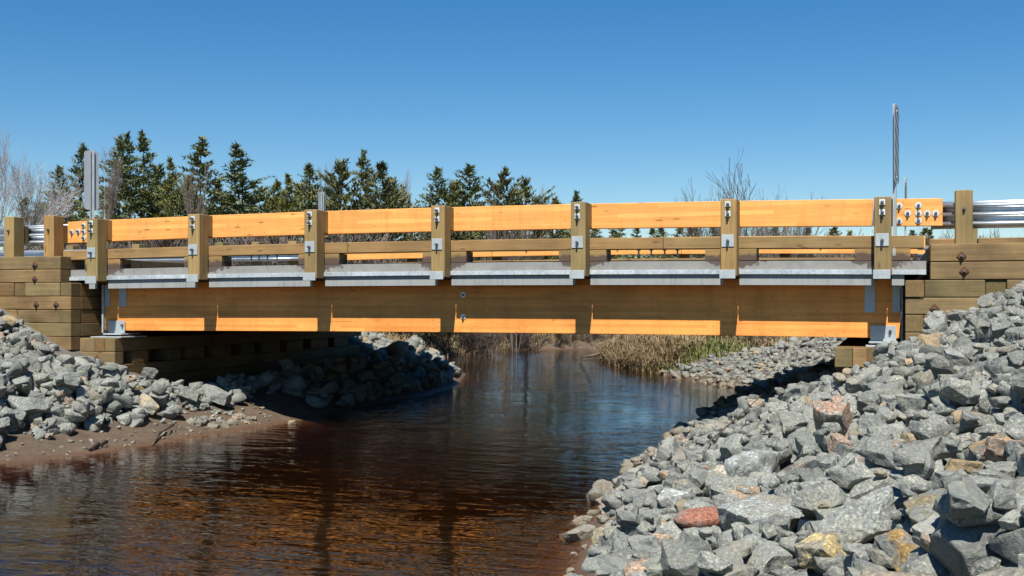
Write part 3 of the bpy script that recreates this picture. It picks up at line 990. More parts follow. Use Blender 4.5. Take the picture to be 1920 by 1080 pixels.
def guardrail(label, x0, x1, far, post_x, ztop=1.31, ends=None):
    yb = flipY(15.98) if far else 15.98
    T = thing('steel_guardrail', ((x0 + x1) / 2, yb, 0.5), label, 'guardrail')
    add_obj('beam', corrugated(x0, x1, yb, ztop - 0.36, ztop, 'guardrail_beam'), M['galv_shiny'], T)
    for i, px in enumerate(post_x):
        y0, y1 = (flipY(15.83), flipY(15.58)) if far else (15.58, 15.83)
        if not far and x0 > 0: y0, y1 = 15.70, 15.90
        po = beam('post', px, px + 0.21, y0, y1, 0.3, 1.43, M['timber_z'], T, 0, 0.008)
        y2, y3 = (flipY(15.935), flipY(15.835)) if far else (y1 + 0.004, 15.935)
        beam('spacer_block', px + 0.005, px + 0.205, y2, y3, ztop - 0.33, ztop - 0.02, M['timber_z'], po, 0, 0.006)
        if not far:
            add_obj('bolt', ME_BOLT_S, None, po, (px + 0.105, y0 - 0.002, 1.19))
    return T


guardrail('bright corrugated steel guardrail beside the tall timber post above the big rocks', 0.50, 34, False, [0.785, 2.7, 4.6, 6.5, 8.4, 10.3])
guardrail('steel guardrail on two timber posts above the stacked timber wall by the sandy bank', -34, -13.1, False, [-14.25, -13.43, -16.2, -18.1, -20, -22])
guardrail('pale strip of guardrail across the road, seen under the rail between the first posts', -46, -13.1, True,
          [-13.6, -14.6, -15.6, -18.0, -20, -22, -24, -26])
guardrail('guardrail across the road beyond the tall timber post, only a post top shows', 0.5, 34, True, [3.45, 1.4, 5.4, 7.4, 9.4], 1.10)


# ------------------------------------------------------------------ hazard marker signs
def marker(label, x, y, ang, ztop, zbot, pole_bot, w=0.30, stripe_front=True):
    """ang: heading of the plate's normal (its striped face) from +X"""
    T = thing('marker_sign', (x, y, pole_bot), label, 'road sign', 'striped hazard markers at the bridge corners', rz=ang)
    b = bmesh.new()
    h = ztop - zbot
    rr = 0.05
    pts = []
    for cx, cz, a0 in ((w / 2 - rr, h - rr, 0), (-w / 2 + rr, h - rr, 90), (-w / 2 + rr, rr, 180), (w / 2 - rr, rr, 270)):
        for k in range(5):
            a = R(a0 + 22.5 * k)
            pts.append((cx + rr * math.cos(a), cz + rr * math.sin(a)))
    fr = [b.verts.new((0.003, u, v)) for u, v in pts]
    bk = [b.verts.new((-0.003, u, v)) for u, v in pts]
    f1 = b.faces.new(fr)
    f2 = b.faces.new(bk[::-1])
    for i in range(len(pts)):
        b.faces.new((fr[i], bk[i], bk[(i + 1) % len(pts)], fr[(i + 1) % len(pts)]))
    bmesh.ops.recalc_face_normals(b, faces=b.faces[:])
    me_ = bm_mesh(b, 'sign_plate')
    me_.materials.append(M['sign_back'])
    add_obj('plate', me_, None, T, (0.035, 0, zbot - pole_bot), local=True)
    # diagonal stripes laid on the traffic face
    s = bmesh.new()
    zz = -0.1
    while zz < h + 0.1:
        poly = [(-w / 2 + 0.01, zz), (w / 2 - 0.01, zz - w), (w / 2 - 0.01, zz - w + 0.10), (-w / 2 + 0.01, zz + 0.10)]
        def clip(pl, lo, keep_above):
            o_ = []
            for i in range(len(pl)):
                p, q = pl[i], pl[(i + 1) % len(pl)]
                ip = (p[1] >= lo) if keep_above else (p[1] <= lo)
                iq = (q[1] >= lo) if keep_above else (q[1] <= lo)
                if ip: o_.append(p)
                if ip != iq:
                    t = (lo - p[1]) / (q[1] - p[1])
                    o_.append((p[0] + t * (q[0] - p[0]), lo))
            return o_
        pl = clip(clip(poly, 0.03, True), h - 0.03, False)
        if len(pl) > 2:
            s.faces.new([s.verts.new((0.0392, u, v)) for u, v in pl])
        zz += 0.2
    add_obj('stripes', bm_mesh(s, 'stripes'), M['bolt'], T, (0.0, 0, zbot - pole_bot), local=True)
    p = bmesh.new()
    hp = ztop - pole_bot
    bm_box(p, 0.02, 0.031, -0.028, 0.028, 0, hp + 0.015)
    bm_box(p, -0.006, 0.0195, -0.034, -0.028, 0, hp + 0.015)
    bm_box(p, -0.006, 0.0195, 0.028, 0.034, 0, hp + 0.015)
    add_obj('pole', bm_mesh(p, 'sign_pole'), M['galv'], T, (0, 0, 0), local=True)
    for v in (0.08, h - 0.08):
        q = bmesh.new()
        bm_cyl(q, (0.044, 0, v), (0.038, 0, v), 0.012, 0.012, 8)
        add_obj('bolt', bm_mesh(q, 'sign_bolt'), M['washer'], T, (0, 0, zbot - pole_bot), local=True)
    return T


marker('grey back of a tall marker plate in front of the dark spruces', -12.73, 15.93, R(148), 2.53, 1.54, 0.45, 0.245)
marker('tall striped marker seen almost edge-on above the bolted rail end', 0.035, 15.80, R(-11), 2.58, 1.55, 0.60)
marker('pale marker on a pole behind the third bridge post', -12.75, 24.15, R(160), 2.58, 1.6, 0.45, 0.22)
marker('thin marker pole across the road behind the bolted rail end', 0.27, 25.2, R(-4), 2.58, 1.6, 0.45)

# ------------------------------------------------------------------ riprap
RP = random.Random(11)


def raw_rock(seed):
    r_ = random.Random(seed)
    b = bmesh.new()
    bm_box(b, -1, 1, -1, 1, -1, 1)
    for k in range(r_.randint(8, 13)):
        n_ = Vector((r_.gauss(0, 1), r_.gauss(0, 1), r_.gauss(0, 0.9))).normalized()
        dd = r_.uniform(0.62, 0.98)
        geom = b.verts[:] + b.edges[:] + b.faces[:]
        bmesh.ops.bisect_plane(b, geom=geom, plane_co=n_ * dd, plane_no=n_, clear_outer=True)
        ed = [e for e in b.edges if e.is_boundary]
        if ed:
            bmesh.ops.contextual_create(b, geom=ed)
    bmesh.ops.remove_doubles(b, verts=b.verts[:], dist=0.05)
    bmesh.ops.dissolve_degenerate(b, edges=b.edges[:], dist=0.02)
    return b


def rock_mesh(seed, level):
    b = raw_rock(seed)
    if level >= 1:
        bmesh.ops.bevel(b, geom=b.edges[:], offset=0.05 if level > 1 else 0.04, segments=2 if level > 1 else 1, affect='EDGES', profile=0.6, clamp_overlap=True)
    bmesh.ops.triangulate(b, faces=b.faces[:])
    if level >= 1:
        long_ = [e for e in b.edges if e.calc_length() > (0.30 if level > 1 else 0.7)]
        for it in range(3 if level > 1 else 1):
            long_ = [e for e in b.edges if e.calc_length() > (0.26 if level > 1 else 0.6)]
            if long_:
                bmesh.ops.subdivide_edges(b, edges=long_, cuts=1)
                bmesh.ops.triangulate(b, faces=b.faces[:])
        off = Vector((seed * 3.1, seed * 1.7, 0))
        b.normal_update()
        for v in b.verts:
            d_ = noise.noise(v.co * 1.6 + off) * 0.07 + noise.noise(v.co * 4.5 + off) * 0.05
            if level > 1:
                d_ += noise.noise(v.co * 11 + off) * 0.022
            v.co += v.normal * d_
    bmesh.ops.recalc_face_normals(b, faces=b.faces[:])
    # unit footprint
    mx = max(max(abs(v.co.x), abs(v.co.y)) for v in b.verts)
    for v in b.verts:
        v.co /= mx
    nm = 'riprap_stone'
    me_ = bm_mesh(b, nm)
    me_.materials.append(M['rock'])
    return me_


NP = 26


def cobble_mesh(seed):
    b = bmesh.new()
    bmesh.ops.create_icosphere(b, subdivisions=3, radius=1.0)
    off = Vector((seed, 0, 0))
    for v in b.verts:
        v.co += v.normal * (noise.noise(v.co * 0.9 + off) * 0.16 + noise.noise(v.co * 4 + off) * 0.02)
        v.co.z = min(v.co.z, 0.62 + 0.1 * noise.noise(v.co * 2))
    me_ = bm_mesh(b, 'riprap_stone', True)
    me_.materials.append(M['rock'])
    return me_


HI = [rock_mesh(100 + i, 2) for i in range(NP)]
HI.append(cobble_mesh(4.2))
for m_ in HI:
    for p in m_.polygons: p.use_smooth = True
    try:
        m_.set_sharp_from_angle(angle=R(28))
    except Exception:
        pass
MID = [rock_mesh(100 + i, 1) for i in range(NP)] 
LO = [rock_mesh(100 + i, 0) for i in range(NP)]


def arrays(me_):
    v = np.empty(len(me_.vertices) * 3, np.float32)
    me_.vertices.foreach_get('co', v)
    f = np.empty(len(me_.polygons) * 3, np.int32)
    me_.polygons.foreach_get('vertices', f)
    return v.reshape(-1, 3), f.reshape(-1, 3)


MID_A = [arrays(m_) for m_ in MID]
LO_A = [arrays(m_) for m_ in LO]
TOPZ = [a[0][:, 2].max() for a in MID_A]

GX0, GX1, GY0, GY1, GS = -17.0, 5.5, -3.0, 33.0, 0.05
gx = np.arange(GX0, GX1, GS)
gy = np.arange(GY0, GY1, GS)
GXX, GYY = np.meshgrid(gx, gy)
HM = ground(GXX, GYY)
RD = river_dist(GXX, GYY)


def hidx(x, y):
    return int((y - GY0) / GS), int((x - GX0) / GS)


ROCKS = []      # x, y, z, r, (sx, sy, sz), rot, proto


def allowed(x, y, r):
    if x < -6.5:
        if not 6.0 < y < 30.0: return False
        if 15.7 < y < 25.0 and x < -11.72: return False
        if 16.3 < y < 24.3 and x < -11.2: return False
        if 15.35 - r < y < 24.9 + r and x < -12.02 + 0: return False
        if 15.6 - r * 0.9 < y < 25 and x < -12.1 + r * 0.7: return False
        if 15.05 < y < 15.75 and x > -12.95 and x < -11.95: return False
        if y <= 15.5 and x < -16.5: return False
    else:
        if not -2.5 < y < 31.0: return False
        if 15.42 - r * 0.9 < y < 24.8 and x > 0.12 - r * 0.8: return False
        if 15.0 < y < 24.8 and -0.72 - r * 0.9 < x < 0.2: return False
        if 14.8 - r < y <= 15.6 and -0.85 - r < x < -0.25 + r * 0.3: return False
        if x > 4.6: return False
    return True


KEEP = []


def place(x, y, r, flat=None, proto=None, yaw=None, sink=0.32, stretch=None):
    j, i = hidx(x, y)
    k = max(1, int(r / GS))
    if j - k < 0 or i - k < 0 or j + k >= len(gy) or i + k >= len(gx): return None
    sub = HM[j - k:j + k + 1, i - k:i + k + 1]
    yy_, xx_ = np.mgrid[-k:k + 1, -k:k + 1] * GS
    q = (xx_ ** 2 + yy_ ** 2) / (r * r)
    msk = q < 1
    flat = flat if flat else RP.uniform(0.45, 0.78)
    c = r * flat
    base = np.percentile(sub[msk], 55)
    zc = base + c * (1 - 2 * sink) * 0.55
    top = zc + c * np.sqrt(np.clip(1 - q, 0, 1)) * 0.85
    sub[msk] = np.maximum(sub[msk], top[msk])
    # lie roughly along the slope
    gxn = (HM[j, min(i + 6, len(gx) - 1)] - HM[j, max(i - 6, 0)]) / (12 * GS)
    gyn = (HM[min(j + 6, len(gy) - 1), i] - HM[max(j - 6, 0), i]) / (12 * GS)
    st_ = stretch or (RP.uniform(0.9, 1.25), RP.uniform(0.75, 1.0))
    rot = Euler((max(-0.6, min(0.6, gyn)) * 0.6 + RP.gauss(0, 0.16), -max(-0.6, min(0.6, gxn)) * 0.6 + RP.gauss(0, 0.16), RP.uniform(0, 6.283) if yaw is None else yaw))
    rec = dict(x=x, y=y, z=zc, r=r, s=(r * st_[0], r * st_[1], c), rot=rot, proto=RP.randrange(NP) if proto is None else proto, special=None)
    ROCKS.append(rec)
    return rec


def ray_hm(px, py):
    r_ = ray(px, py)
    for k in range(40, 700):
        p = r_ * (k * 0.05)
        if GX0 < p.x < GX1 - 0.1 and GY0 < p.y < GY1 - 0.1:
            j, i = hidx(p.x, p.y)
            if p.z < HM[j, i]:
                return p
    return None


# first a bedding of small stone, then the main stone, then the ones that catch the eye
def scatter(n, rfun, side, ylim, dlim, sink):
    c = 0
    tries = 0
    while c < n and tries < n * 12:
        tries += 1
        y = RP.uniform(*ylim)
        if side == 'L':
            e = float(np.interp(y, LE[:, 0], LE[:, 1]))
            x = e - RP.uniform(*dlim)
        else:
            e = float(np.interp(y, RE[:, 0], RE[:, 1]))
            x = e + RP.uniform(*dlim)
        r = rfun(x, y)
        if not (GX0 + 1 < x < GX1 - 1): continue
        if not allowed(x, y, r): continue
        if any((x - a) ** 2 + (y - b) ** 2 < (0.95 * c_ + 0.72 * r) ** 2 for a, b, c_ in KEEP): continue
        px, py, zc = to_px((x, y, -1.0))
        if zc < 1.6 or px > 2150 or px < -260: continue
        if place(x, y, r, sink=sink): c += 1


def lognorm(m_, s_, lo, hi):
    return max(lo, min(hi, m_ * math.exp(RP.gauss(0, s_))))


# left bank
scatter(1500, lambda x, y: lognorm(0.075, 0.3, 0.045, 0.13), 'L', (6.5, 29.8), (1.0, 6.2), 0.38)
scatter(900, lambda x, y: lognorm(0.095, 0.35, 0.06, 0.19), 'L', (6.5, 29.8), (1.1, 6.2), 0.34)
# right bank
small = lambda k, y: k * (0.72 if y > 24 else 0.88 if y > 10.5 else 1.0)
scatter(2300, lambda x, y: small(lognorm(0.075, 0.3, 0.04, 0.13), y), 'R', (1.0, 31.0), (0.3, 5.6), 0.38)
scatter(1900, lambda x, y: small(lognorm(0.092, 0.36, 0.05, 0.17), y), 'R', (1.0, 30.5), (0.35, 5.6), 0.34)

SPECIAL = [   # px, py, radius, flatness, tone, bloom, stretch, yaw, words
    (1315, 1003, 0.20, 0.52, (0.31, 0.135, 0.09), 1.5, (1.12, 0.9), 0.25, 'smooth rust red oval stone near the foot of the right slope', -0.10),
    (1556, 812, 0.26, 1.15, (0.33, 0.215, 0.155), 1.0, (0.72, 0.8), 0.9, 'tall pinkish orange slab standing on end among grey rocks', 0.1),
    (1770, 965, 0.23, 0.75, (0.27, 0.205, 0.10), 0.9, (1.1, 0.9), 0.4, 'large grey boulder with a broad ochre yellow face', 0.15),
    (1700, 1050, 0.15, 0.8, (0.31, 0.20, 0.075), 1.0, (1.05, 0.9), 2.0, 'boulder with orange stain at the bottom edge of the slope', 0.15),
    (1262, 955, 0.16, 0.75, (0.43, 0.44, 0.43), 1.2, (1.15, 0.8), 0.5, 'pale white speckled granite block above the red oval stone', 0.15),
    (1340, 945, 0.155, 0.85, (0.40, 0.36, 0.28), 1.1, (1.0, 0.85), 1.2, 'pale block with a smooth tan top beside the red oval stone', 0.15),
    (1140, 1005, 0.17, 0.5, (0.40, 0.33, 0.20), 1.3, (1.2, 0.7), 0.2, 'flat straw coloured stone at the water edge, bottom of the slope', 0.15),
    (1165, 935, 0.12, 0.45, (0.40, 0.33, 0.21), 1.3, (1.2, 0.75), 0.4, 'flat tan stone at the waterline above the straw coloured one', 0.1),
    (1310, 800, 0.15, 0.6, (0.47, 0.34, 0.20), 1.5, (1.2, 0.75), 0.2, 'rounded sand coloured stone at the water edge below the shaded bank', 0.1),
    (1272, 815, 0.09, 0.6, (0.48, 0.28, 0.19), 1.5, (1.2, 0.8), 0.1, 'small salmon pink stone beside the rounded sand coloured one', 0.1),
    (1400, 900, 0.27, 0.8, (0.30, 0.315, 0.305), 1.0, (1.1, 0.85), 1.3, 'big blue grey speckled boulder up from the red oval stone', 0.1),
    (1440, 1000, 0.30, 0.7, (0.30, 0.315, 0.30), 1.0, (1.2, 0.9), 0.5, 'very large grey boulder right beside the red oval stone', 0.1),
    (1260, 1062, 0.22, 0.55, (0.33, 0.34, 0.32), 1.0, (1.3, 0.75), 0.35, 'long pale grey slab at the bottom edge left of the boulders', 0.1),
    (1545, 1040, 0.16, 0.6, (0.42, 0.33, 0.17), 1.2, (1.1, 0.9), 0.5, 'small yellowish stone half under a grey boulder', 0.1),
    (1600, 895, 0.15, 0.6, (0.33, 0.26, 0.225), 0.9, (1.2, 0.7), 0.3, 'stone with a pale pink face in the middle of the rock slope', 0.1),
    (1865, 855, 0.14, 0.5, (0.29, 0.19, 0.09), 1.1, (1.2, 0.6), 0.1, 'flat orange brown stone high on the near rock slope', 0.1),
    (255, 742, 0.17, 0.75, (0.22, 0.18, 0.09), 1.0, (1.1, 0.85), 0.4, 'olive brown rounded stone in the rock pile at the timber sill', 0.1),
    (275, 770, 0.18, 0.7, (0.40, 0.33, 0.22), 1.0, (1.2, 0.8), 0.3, 'tan topped stone at the lower edge of the far rock pile', 0.1),
    (400, 748, 0.27, 0.6, (0.33, 0.34, 0.33), 0.6, (1.25, 0.8), 0.15, 'broad flat topped grey slab at the tip of the far rock pile', 0.1),
    (350, 765, 0.19, 0.8, (0.36, 0.37, 0.36), 0.6, (1.1, 0.8), 0.8, 'pale angular boulder leaning beside the flat topped slab', 0.1),
    (215, 705, 0.20, 0.75, (0.34, 0.35, 0.34), 0.6, (1.15, 0.85), 0.4, 'pale boulder resting against the corner of the timber sill', 0.1),
    (277, 712, 0.17, 0.95, (0.31, 0.32, 0.31), 0.6, (0.95, 0.85), 1.4, 'upright grey boulder in front of the dark sill wall', 0.1),
    (50, 795, 0.24, 0.75, (0.32, 0.34, 0.34), 0.6, (1.2, 0.85), 0.3, 'large blue grey boulder at the foot of the pile above the sand', 0.1),
    (97, 787, 0.19, 0.75, (0.34, 0.355, 0.355), 0.6, (1.1, 0.85), 0.7, 'blue grey boulder next to the largest one above the sand', 0.1),
    (445, 787, 0.10, 0.6, (0.45, 0.31, 0.22), 1.2, (1.1, 0.85), 0.3, 'small pink stone on the sandy point', 0.05),
    (547, 797, 0.095, 0.6, (0.42, 0.33, 0.22), 1.0, (1.1, 0.85), 0.3, 'lone small stone lying in the shallows off the sandy point', 0.05),
    (1620, 1000, 0.25, 0.7, (0.285, 0.30, 0.285), 0.7, (1.2, 0.85), 0.2, 'wide grey boulder beside the ochre faced one', 0.1),
]
specials = []
for px, py, r, fl, tone, bloom, st_, yaw, words, sink in SPECIAL:
    p = ray_hm(px, py)
    if p is None: continue
    r *= 0.88
    rec = place(p.x, p.y + r * 0.25, r, fl, NP if words.startswith(('smooth', 'rounded', 'flat tan')) else None, yaw, sink + 0.10, st_)
    if rec:
        rec['special'] = (tone, bloom, words, px, py)
        specials.append(rec)
        KEEP.append((p.x, p.y + r * 0.25 - 0.45 * r, r))


scatter(450, lambda x, y: lognorm(0.095, 0.35, 0.06, 0.19), 'L', (6.5, 29.8), (1.1, 6.2), 0.34)
scatter(330, lambda x, y: lognorm(0.12, 0.33, 0.075, 0.21), 'L', (7.5, 15.3), (0.85, 2.6), 0.32)
scatter(420, lambda x, y: lognorm(0.12, 0.36, 0.07, 0.25), 'L', (18.5, 29.8), (0.2, 1.6), 0.32)
scatter(26, lambda x, y: lognorm(0.07, 0.3, 0.05, 0.11), 'L', (15.0, 16.4), (0.3, 0.9), 0.35)
scatter(60, lambda x, y: lognorm(0.16, 0.2, 0.12, 0.22), 'R', (3.0, 8.5), (0.5, 5.0), 0.36)
scatter(900, lambda x, y: small(lognorm(0.108, 0.36, 0.06, 0.19), y), 'R', (2.0, 15.2), (0.35, 5.4), 0.33)
scatter(210, lambda x, y: lognorm(0.10, 0.3, 0.06, 0.17), 'R', (5.0, 31.0), (-0.12, 0.6), 0.33)
scatter(800, lambda x, y: lognorm(0.055, 0.3, 0.03, 0.09), 'R', (2.5, 15.2), (0.15, 5.2), 0.28)
scatter(150, lambda x, y: lognorm(0.026, 0.3, 0.015, 0.05), 'L', (9.0, 17.0), (0.1, 1.2), 0.3)
scatter(120, lambda x, y: lognorm(0.032, 0.3, 0.02, 0.06), 'R', (6.0, 15.0), (-0.05, 0.6), 0.3)
scatter(450, lambda x, y: lognorm(0.075, 0.3, 0.05, 0.12), 'R', (24.6, 31.0), (-0.05, 5.0), 0.32)

# which stones show largest: those become things of their own
for rc in ROCKS:
    px, py, zc = to_px((rc['x'], rc['y'], rc['z']))
    rc['px'], rc['py'], rc['zc'] = px, py, zc
    j, i = hidx(rc['x'], rc['y'])
    buried = HM[j, i] - (rc['z'] + rc['s'][2] * 0.6)
    inside = -15 < px < 1935 and 480 < py < 1095
    shade = 15.8 < rc['y'] < 26.5
    rc['size'] = (rc['r'] / max(zc, 1)) * max(0.05, 1 - max(0, buried) / (rc['s'][2] + 1e-6)) if inside and not shade else 0
    if rc['special']: rc['size'] = 9
order = sorted(ROCKS, key=lambda q: -q['size'])
single, rest = order[:300], order[300:]
LAND = [(q['px'], q['py'], q['special'][2]) for q in specials]
SHORT = {}
for q in specials:
    SHORT[q['special'][2]] = q['special'][2].split(' near the')[0].split(' standing')[0].split(' above')[0].split(' beside')[0].split(' at the')[0].split(' right')[0].split(' up from')[0] \
        .split(' in the')[0].split(' half')[0].split(' high')[0].split(' resting')[0].split(' leaning')[0].split(' in front')[0].split(' next')[0].split(' on the')[0].split(' lying')[0]
ORD = ['first', 'second', 'third', 'fourth', 'fifth', 'sixth', 'seventh', 'eighth', 'ninth', 'tenth', 'eleventh', 'twelfth', 'thirteenth', 'fourteenth', 'fifteenth',
       'sixteenth', 'seventeenth', 'eighteenth', 'nineteenth', 'twentieth']
ORD += ['twenty-' + w for w in ORD[:9]] + ['thirtieth'] + ['thirty-' + w for w in ORD[:9]] + ['fortieth'] + ['forty-' + w for w in ORD[:9]]
SECT = ['to the right from', 'up right from', 'above', 'up left from', 'to the left from', 'down left from', 'below', 'down right from']
bins = {}
for rc in single:
    if rc['special']: continue
    dl = [(math.hypot(rc['px'] - a, rc['py'] - b), w, a, b) for a, b, w in LAND]
    dd, w, a, b = min(dl)
    s_ = int(((math.degrees(math.atan2(b - rc['py'], rc['px'] - a)) + 360 + 22.5) % 360) // 45)
    bins.setdefault((w, s_), []).append((dd, rc))
for (w, s_), lst in bins.items():
    lst.sort(key=lambda t: t[0])
    for k, (dd, rc) in enumerate(lst):
        rc['words'] = f"grey stone, {ORD[min(k, len(ORD) - 1)]} {SECT[s_]} the {SHORT[w]}"
        if len(rc['words'].replace('-', ' ').split()) > 15: rc['words'] = rc['words'].replace('grey stone, ', 'stone ').replace(' with a ', ' of ').replace('broad ', '')
for rc in single:
    o = add_obj('riprap_stone', HI[rc['proto']], None, None, (rc['x'], rc['y'], rc['z']), rc['rot'], rc['s'])
    if rc['special']:
        tone, bloom, words, _, _ = rc['special']
        o['tone'] = (*tone, 1.0)
        o['bloom'] = bloom
        tag(o, words, 'rock', 'riprap stones on the river banks')
    else:
        tag(o, rc['words'], 'rock', 'riprap stones on the river banks')

vv, ff, rr_ = [], [], []
nv = 0
rng = np.random.RandomState(2)
for rc in rest:
    v, f = (MID_A if (rc['zc'] < 20 and not 16.5 < rc['y'] < 24) else LO_A)[rc['proto']]
    mt = np.array((Matrix.Translation((rc['x'], rc['y'], rc['z'])) @ rc['rot'].to_matrix().to_4x4() @ Matrix.Diagonal((*rc['s'], 1))), np.float32)
    vv.append(v @ mt[:3, :3].T + mt[:3, 3])
    ff.append(f + nv)
    rr_.append(np.full(len(v), rng.rand(), np.float32))
    nv += len(v)
vv = np.concatenate(vv)
ff = np.concatenate(ff)
me = bpy.data.meshes.new('riprap')
me.vertices.add(len(vv))
me.vertices.foreach_set('co', vv.reshape(-1))
me.loops.add(len(ff) * 3)
me.loops.foreach_set('vertex_index', ff.reshape(-1))
me.polygons.add(len(ff))
me.polygons.foreach_set('loop_start', np.arange(0, len(ff) * 3, 3, dtype=np.int32))
me.polygons.foreach_set('loop_total', np.full(len(ff), 3, np.int32))
me.update(calc_edges=True)
at = me.attributes.new('rnd', 'FLOAT', 'POINT')
at.data.foreach_set('value', np.concatenate(rr_))
tag(add_obj('riprap', me, M['rock']), 'broken grey granite riprap covering both river banks', 'riprap', kind='stuff')
print('rocks', len(ROCKS), 'tris', len(ff))


# ------------------------------------------------------------------ driftwood
def stick(pts, rads, nm, mat, label, cat='driftwood'):
    b = bmesh.new()
    for (p, r0), (q, r1) in zip(zip(pts, rads), list(zip(pts, rads))[1:]):
        bm_cyl(b, p, q, r0, r1, 7)
    c = Vector(pts[0])
    for v in b.verts: v.co -= c
    return tag(add_obj(nm, bm_mesh(b, nm, True), mat, None, c), label, cat)


QX, QY, QS = -60.0, -5.0, 0.2
QG = ground(*np.meshgrid(np.arange(QX, 60, QS), np.arange(QY, 130, QS)))


def gz(x, y):
    i, j = int((x - QX) / QS), int((y - QY) / QS)
    if 0 <= i < QG.shape[1] and 0 <= j < QG.shape[0]: return float(QG[j, i])
    return float(ground(np.array([x]), np.array([y]))[0])


def on_ground(px, py, lift=0.0):
    r_ = ray(px, py)
    t = 3.0
    while t < 80:
        p = r_ * t
        if p.z < max(gz(p.x, p.y), WATER): return Vector((p.x, p.y, max(gz(p.x, p.y), WATER) + lift))
        t += 0.04
    return r_ * 30


a_, b_ = on_ground(166, 846, 0.02), on_ground(200, 834, 0.04)
stick([a_, (a_ + b_) / 2 + Vector((0, 0, 0.015)), b_], [0.02, 0.035, 0.028], 'driftwood', M['drift'], 'short dark stick lying at the sandy water edge')
a_, b_, c_ = on_ground(285, 835, 0.0), on_ground(300, 820, 0.05), on_ground(326, 809, 0.10)
stick([a_, b_, c_], [0.016, 0.022, 0.016], 'driftwood', M['drift'], 'bent dark branch sticking up from the sand by the water')
a_, b_ = on_ground(1088, 673, 0.04), on_ground(1172, 664, 0.12)
stick([a_, (a_ + b_) / 2, b_], [0.025, 0.04, 0.05], 'driftwood', M['drift_pale'], 'fallen pale log slanting into the far water')
a_, b_ = on_ground(1125, 676, 0.03), on_ground(1178, 668, 0.10)
stick([a_, (a_ + b_) / 2, b_], [0.02, 0.03, 0.035], 'driftwood', M['drift_pale'], 'shorter pale branch beside the fallen log in the far water')
a_ = on_ground(1390, 800, 0)
ph = ray_hm(1430, 775)
pa = ray_hm(1330, 850)
if ph and pa:
    stick([pa + Vector((0, -0.05, 0.12)), (pa + ph) / 2 + Vector((0, -0.1, 0.16)), ph + Vector((0, -0.05, 0.22))], [0.008, 0.007, 0.004], 'driftwood', M['drift'],
          'thin grey twig lying across the rocks near the shaded bank')


# ------------------------------------------------------------------ trees
def conifer_mesh(seed, h, wid, dens, pine=False):
    r_ = random.Random(seed)
    vs_, fs_ = [], []

    def tri(a, b_, c):
        k = len(vs_)
        vs_.extend((a, b_, c))
        fs_.append((k, k + 1, k + 2))

    n_wh = int(25 * dens) if not pine else int(22 * dens)
    lean = r_.uniform(-0.03, 0.03)
    for w in range(n_wh):
        t = w / (n_wh - 1)
        z = h * (0.28 + 0.72 * t)
        if not pine:
            prof = wid * (1 - t) ** 0.8 * r_.uniform(0.75, 1.15)
        else:
            prof = wid * (0.25 + 0.9 * math.sin(min(1, (1 - t) * 1.2) * math.pi * 0.6)) * (1 if t < 0.9 else 0.5) * r_.uniform(0.7, 1.2)
        prof = max(prof, 0.06 * wid)
        for k in range(r_.randint(5, 8) if not pine else r_.randint(5, 7)):
            az = r_.uniform(0, 6.283)
            ln = prof * r_.uniform(0.55, 1.22)
            if r_.random() < 0.10: ln *= 1.25
            up = (r_.uniform(0.0, 0.28) + 0.5 * t) if not pine else r_.uniform(0.15, 0.75)
            d_ = Vector((math.cos(az), math.sin(az), up)).normalized()
            p0 = Vector((lean * z, 0, z + r_.uniform(-0.05, 0.05) * h * 0.2))
            m_ = max(3, int(ln / 0.15))
            for s in range(m_):
                f = (s + 0.6) / m_
                if f < 0.18: continue
                c = p0 + d_ * ln * f + Vector((0, 0, -0.10 * ln * f * f if not pine else 0.06 * ln * f * f))
                sz = (0.15 + 0.11 * (1 - f)) * r_.uniform(0.7, 1.35) * (1.0 if not pine else 1.1)
                sd = d_.cross(Vector((0, 0, 1))).normalized()
                for q in range(6):
                    sg = r_.uniform(-1, 1)
                    e1 = (d_ * r_.uniform(0.1, 0.9) + sd * sg + Vector((0, 0, r_.gauss(0.12 if not pine else 0.45, 0.30)))).normalized() * sz * r_.uniform(0.7, 1.3)
                    e2 = e1.cross(Vector((r_.gauss(0, 0.6), r_.gauss(0, 0.6), 1))).normalized() * sz * 0.17
                    o_ = c + Vector((r_.uniform(-1, 1), r_.uniform(-1, 1), r_.uniform(-1, 1))) * 0.05
                    tri(o_ - e2, o_ + e2, o_ + e1)
    me_ = bpy.data.meshes.new('crown')
    me_.from_pydata([tuple(v) for v in vs_], [], fs_)
    return me_


def trunk_mesh(h, r0, seed):
    b = bmesh.new()
    r_ = random.Random(seed)
    p = Vector((0, 0, -0.3))
    for k in range(6):
        q = Vector((r_.uniform(-0.03, 0.03), r_.uniform(-0.03, 0.03), h * (k + 1) / 6))
        bm_cyl(b, p, q, r0 * (1 - k / 6.5), r0 * (1 - (k + 1) / 6.5), 7, False)
        p = q
    # a few dead limbs low on the stem
    for k in range(9):
        z = h * r_.uniform(0.08, 0.4)
        a = r_.uniform(0, 6.28)
        bm_cyl(b, (0, 0, z), (math.cos(a) * 0.5, math.sin(a) * 0.5, z + r_.uniform(-0.1, 0.2)), 0.014, 0.005, 4, False)
    return bm_mesh(b, 'trunk', True)


